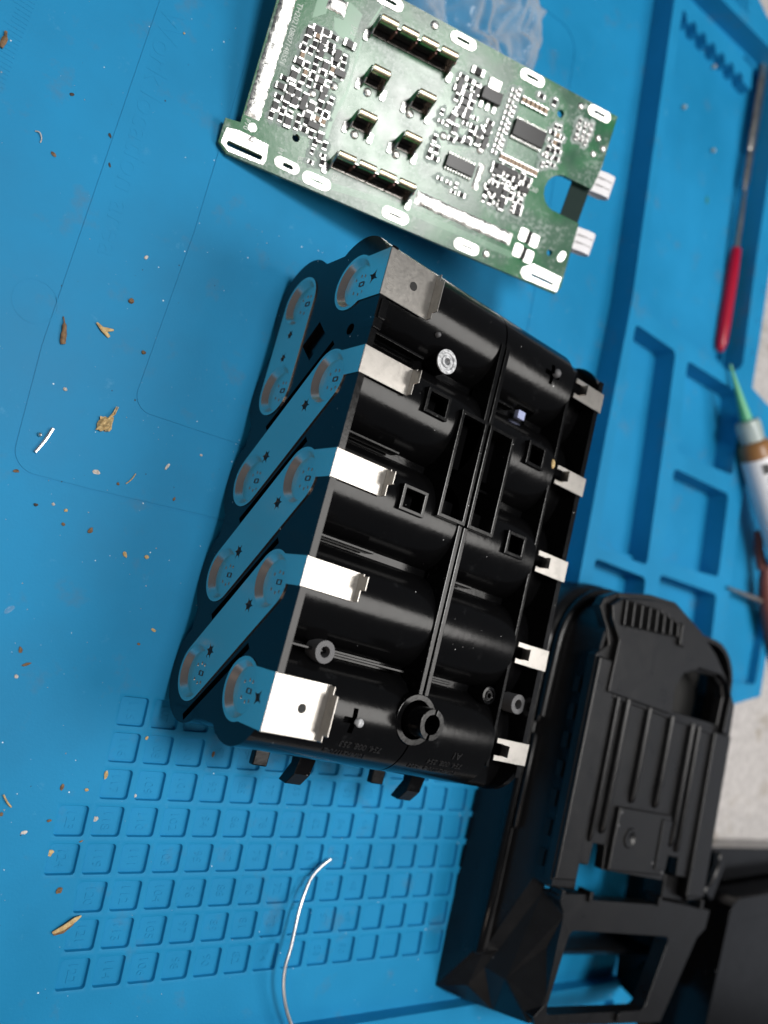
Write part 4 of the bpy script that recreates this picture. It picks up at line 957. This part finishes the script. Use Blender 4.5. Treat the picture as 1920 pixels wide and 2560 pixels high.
chip((-45.2, 41.5, Z0), (1.8, 1.0), 20, 'husk_brown', 'chip', 'reddish brown chip on the outer groove corner', 'chip', 0.45)
chip((-29.8, 46.7, Z0), (2.2, 1.4), 0, 'husk_white', 'smear', 'white paint-like smear between the grooves above the lower one', 'smear', 0.08)
chip((-15.2, 53.1, Z0), (2.6, 0.8), 70, 'husk_white', 'sliver', 'silvery white sliver left of the cell holder', 'sliver', 0.45)
chip((-8.2, 58.4, Z0), (0.9, 0.7), 0, 'husk_white', 'grain', 'white grain close to the cell holder, below the inner groove', 'grain', 0.45)
chip((-24.6, 45.8, Z0), (0.9, 0.9), 0, 'husk_brown', 'crumb', 'small brown crumb just above the lower groove line, beside a fibre', 'crumb', 0.45)
chip((-11.4, 46.7, Z0), (1.2, 0.8), 80, 'husk_brown', 'crumb', 'brown crumb on the lower groove line near the cell holder', 'crumb', 0.45)
chip((-39.5, 36.2, Z0), (1.3, 0.9), 0, 'husk_dark', 'crumb', 'dark crumb, leftmost of the three below the groove corner', 'crumb', 0.45)
chip((-36.2, 37.4, Z0), (0.9, 0.9), 0, 'husk_white', 'crumb', 'pale crumb, middle of the three below the groove corner', 'crumb', 0.45)
chip((-33.4, 36.9, Z0), (1.1, 0.9), 40, 'husk_straw', 'crumb', 'tan crumb, right one of the three below the groove corner', 'crumb', 0.45)
chip((-33.0, 34.0, Z0), (1.1, 1.0), 0, 'husk_brown', 'crumb', 'round brown crumb under the three small crumbs', 'crumb', 0.45)
chip((-27.2, 34.4, Z0), (1.9, 1.3), 70, 'husk_brown', 'crumb', 'dark brown husk crumb standing alone below the lower groove', 'crumb', 0.45)
chip((-18.4, 31.5, Z0), (2.0, 1.2), -50, 'husk_straw', 'seed', 'oval tan seed left of the cell holder', 'seed', 0.45)
chip((-13.5, 32.4, Z0), (1.5, 1.3), 0, 'husk_straw', 'crumb', 'tan crumb between the oval seed and the cell holder', 'crumb', 0.45)
chip((-7.0, 17.2, Z0), (1.9, 0.8), -15, 'husk_straw', 'chip', 'slim pale chip beside the lowest scallop of the cell holder', 'chip', 0.45)
chip((-9.4, 13.5, Z0), (0.9, 0.8), 0, 'husk_brown', 'crumb', 'small brown crumb below the slim pale chip', 'crumb', 0.45)
chip((-33.3, 7.1, Z0), (2.0, 1.0), -70, 'husk_brown', 'chip', 'grey brown chip at the left edge, upper of two', 'chip', 0.45)
chip((-31.3, 4.5, Z0), (2.6, 0.8), 30, 'husk_brown', 'chip', 'long brown chip at the left edge, lower of two', 'chip', 0.45)
chip((-32.4, 1.8, Z0), (1.0, 1.2), 0, 'husk_white', 'crumb', 'white woody crumb under the two brown chips at the left edge', 'crumb', 0.45)
chip((-37.9, 14.4, Z0), (3.0, 1.6), 50, 'clear_film', 'droplet', 'clear dried droplet near the left edge', 'droplet', 0.12)
chip((-16.4, -18.7, Z0), (1.0, 2.1), 0, 'husk_brown', 'seed', 'brown seed left of pad 117', 'seed', 0.45)
chip((-11.1, -18.6, Z0), (1.2, 0.9), 0, 'husk_straw', 'crumb', 'tan crumb touching the corner of pad 117', 'crumb', 0.45)
chip((-7.9, -15.1, Z0), (1.1, 2.5), 10, 'husk_straw', 'splinter', 'tan splinter lying over the top corner of pad 117', 'splinter', 0.45)
chip((0.4, -18.9, ZP), (1.6, 1.1), 0, 'husk_white', 'chip', 'white and brown chip on the lower edge of pad 109', 'chip', 0.45)
chip((-1.2, -6.1, Z0), (0.9, 1.2), -30, 'husk_straw', 'crumb', 'tan crumb at the corner of pad 108', 'crumb', 0.45)
chip((16.7, -7.5, ZP), (0.9, 2.0), 0, 'husk_brown', 'chip', 'brown chip on a pad just in front of the cell holder', 'chip', 0.45)
chip((-6.9, -24.6, ZP), (2.0, 1.4), 30, 'husk_white', 'flake', 'white rectangular flake on pad 118', 'flake', 0.45)
chip((-16.9, -25.6, Z0), (1.3, 0.9), 20, 'husk_brown', 'crumb', 'brown bit at the upper left of pad 123', 'crumb', 0.45)
chip((-26.8, -25.3, Z0), (1.0, 1.2), 0, 'husk_brown', 'crumb', 'brown crumb at the very left edge beside the pale fibres', 'crumb', 0.45)
chip((-14.4, -32.3, ZP), (2.2, 1.8), 20, 'husk_straw', 'flake', 'tan flake on pad 124', 'flake', 0.45)
chip((-10.4, -39.4, Z0), (1.9, 1.6), 40, 'husk_brown', 'flake', 'angular brown flake left of pad 120', 'flake', 0.45)
chip((-21.2, -28.4, Z0), (1.8, 1.0), 20, 'husk_white', 'smear', 'faint white smear left of pad 124', 'smear', 0.08)
chip((-8.9, -29.2, Z0), (1.3, 0.5), 30, 'husk_brown', 'chip', 'thin chip between pads 118 and 119', 'chip', 0.45)
stick([(-23.0, 46.4, .2), (-22.2, 47.6, .4), (-21.6, 49.2, .2)], 0.12, 'husk_straw', 'fibre', 'thin tan fibre above the lower groove line', 'fibre', 1)
stick([(-27.6, -21.4, .3), (-26.6, -22.6, .6), (-25.4, -23.6, .3)], 0.18, 'husk_straw', 'fibre', 'pale straw fibre at the left edge of the picture', 'fibre', 1)
hk = thing('grass_husk', (-6.4, -46.1, 0), 'folded tan grass husk lying on the corner of pad 121', 'husk')
MB().tube([(-9.2, -47.8, .4), (-7.4, -46.6, .8), (-5.4, -44.8, .9), (-4.2, -44.2, .5)], [0.3, 0.6, 0.55, 0.2], 7, 0.6).build('blade', 'husk_straw', hk, smooth=50)
MB().tube([(-8.8, -48.2, .3), (-7.2, -47.4, .5), (-5.8, -45.8, .6), (-5.0, -44.4, .4)], [0.2, 0.5, 0.5, 0.2], 7, 0.5).build('blade', 'husk_brown', hk, smooth=50)
for (x, y), lb in zip(((142.5, 269.8), (130.5, 244.1), (151.8, 239.4)), ('tiny clear bead at the edge of the comb shelf', 'tiny clear bead in the large pocket, nearest the work surface', 'tiny clear bead in the large pocket, nearest the red tool')):
    o = MB().lathe([(0.01, 1.7), (0.5, 1.5), (0.85, 0.85), (0.55, 0.2), (0.01, 0.0)], 14, lambda a, b_, c_: (a+x, b_+y, c_+0.85)).build('bead', 'cap_frost', None, smooth=60); tag(o, lb, 'bead')
chip((154.9, 220.2, 0.85), (1.6, 3.6), 20, 'trace_green', 'scrap', 'small green scrap in the large pocket', 'scrap')
# fine dust: too many grains to count
rd = random.Random(77); du = MB()
for k in range(260):
    x = rd.uniform(-80, 60); y = rd.uniform(-62, 160); s_ = rd.choice((0.07, 0.08, 0.1, 0.16))*rd.uniform(0.7, 1.3)
    if -2 < x < 75 and -12 < y < 112: continue
    u = (x-PX)*ca + (y-PY)*sa; v_ = -(x-PX)*sa + (y-PY)*ca
    if -9 < u < 125 and -57 < v_ < 8: continue
    a = rd.uniform(0, 6.28)
    du.add([(x + s_*math.cos(a+q_*2.1)*rd.uniform(.6, 1.4), y + s_*math.sin(a+q_*2.1)*rd.uniform(.6, 1.4), 0.02) for q_ in range(3)] + [(x, y, 0.02 + s_*0.9)], [(0, 1, 3), (1, 2, 3), (2, 0, 3)])
o = du.build('dust_grains', 'husk_white', None); o['kind'] = 'stuff'; o['label'] = 'fine pale dust grains scattered over the blue mat'; o['category'] = 'dust'
for o in bpy.data.objects:
    if '_o' in o: del o['_o']
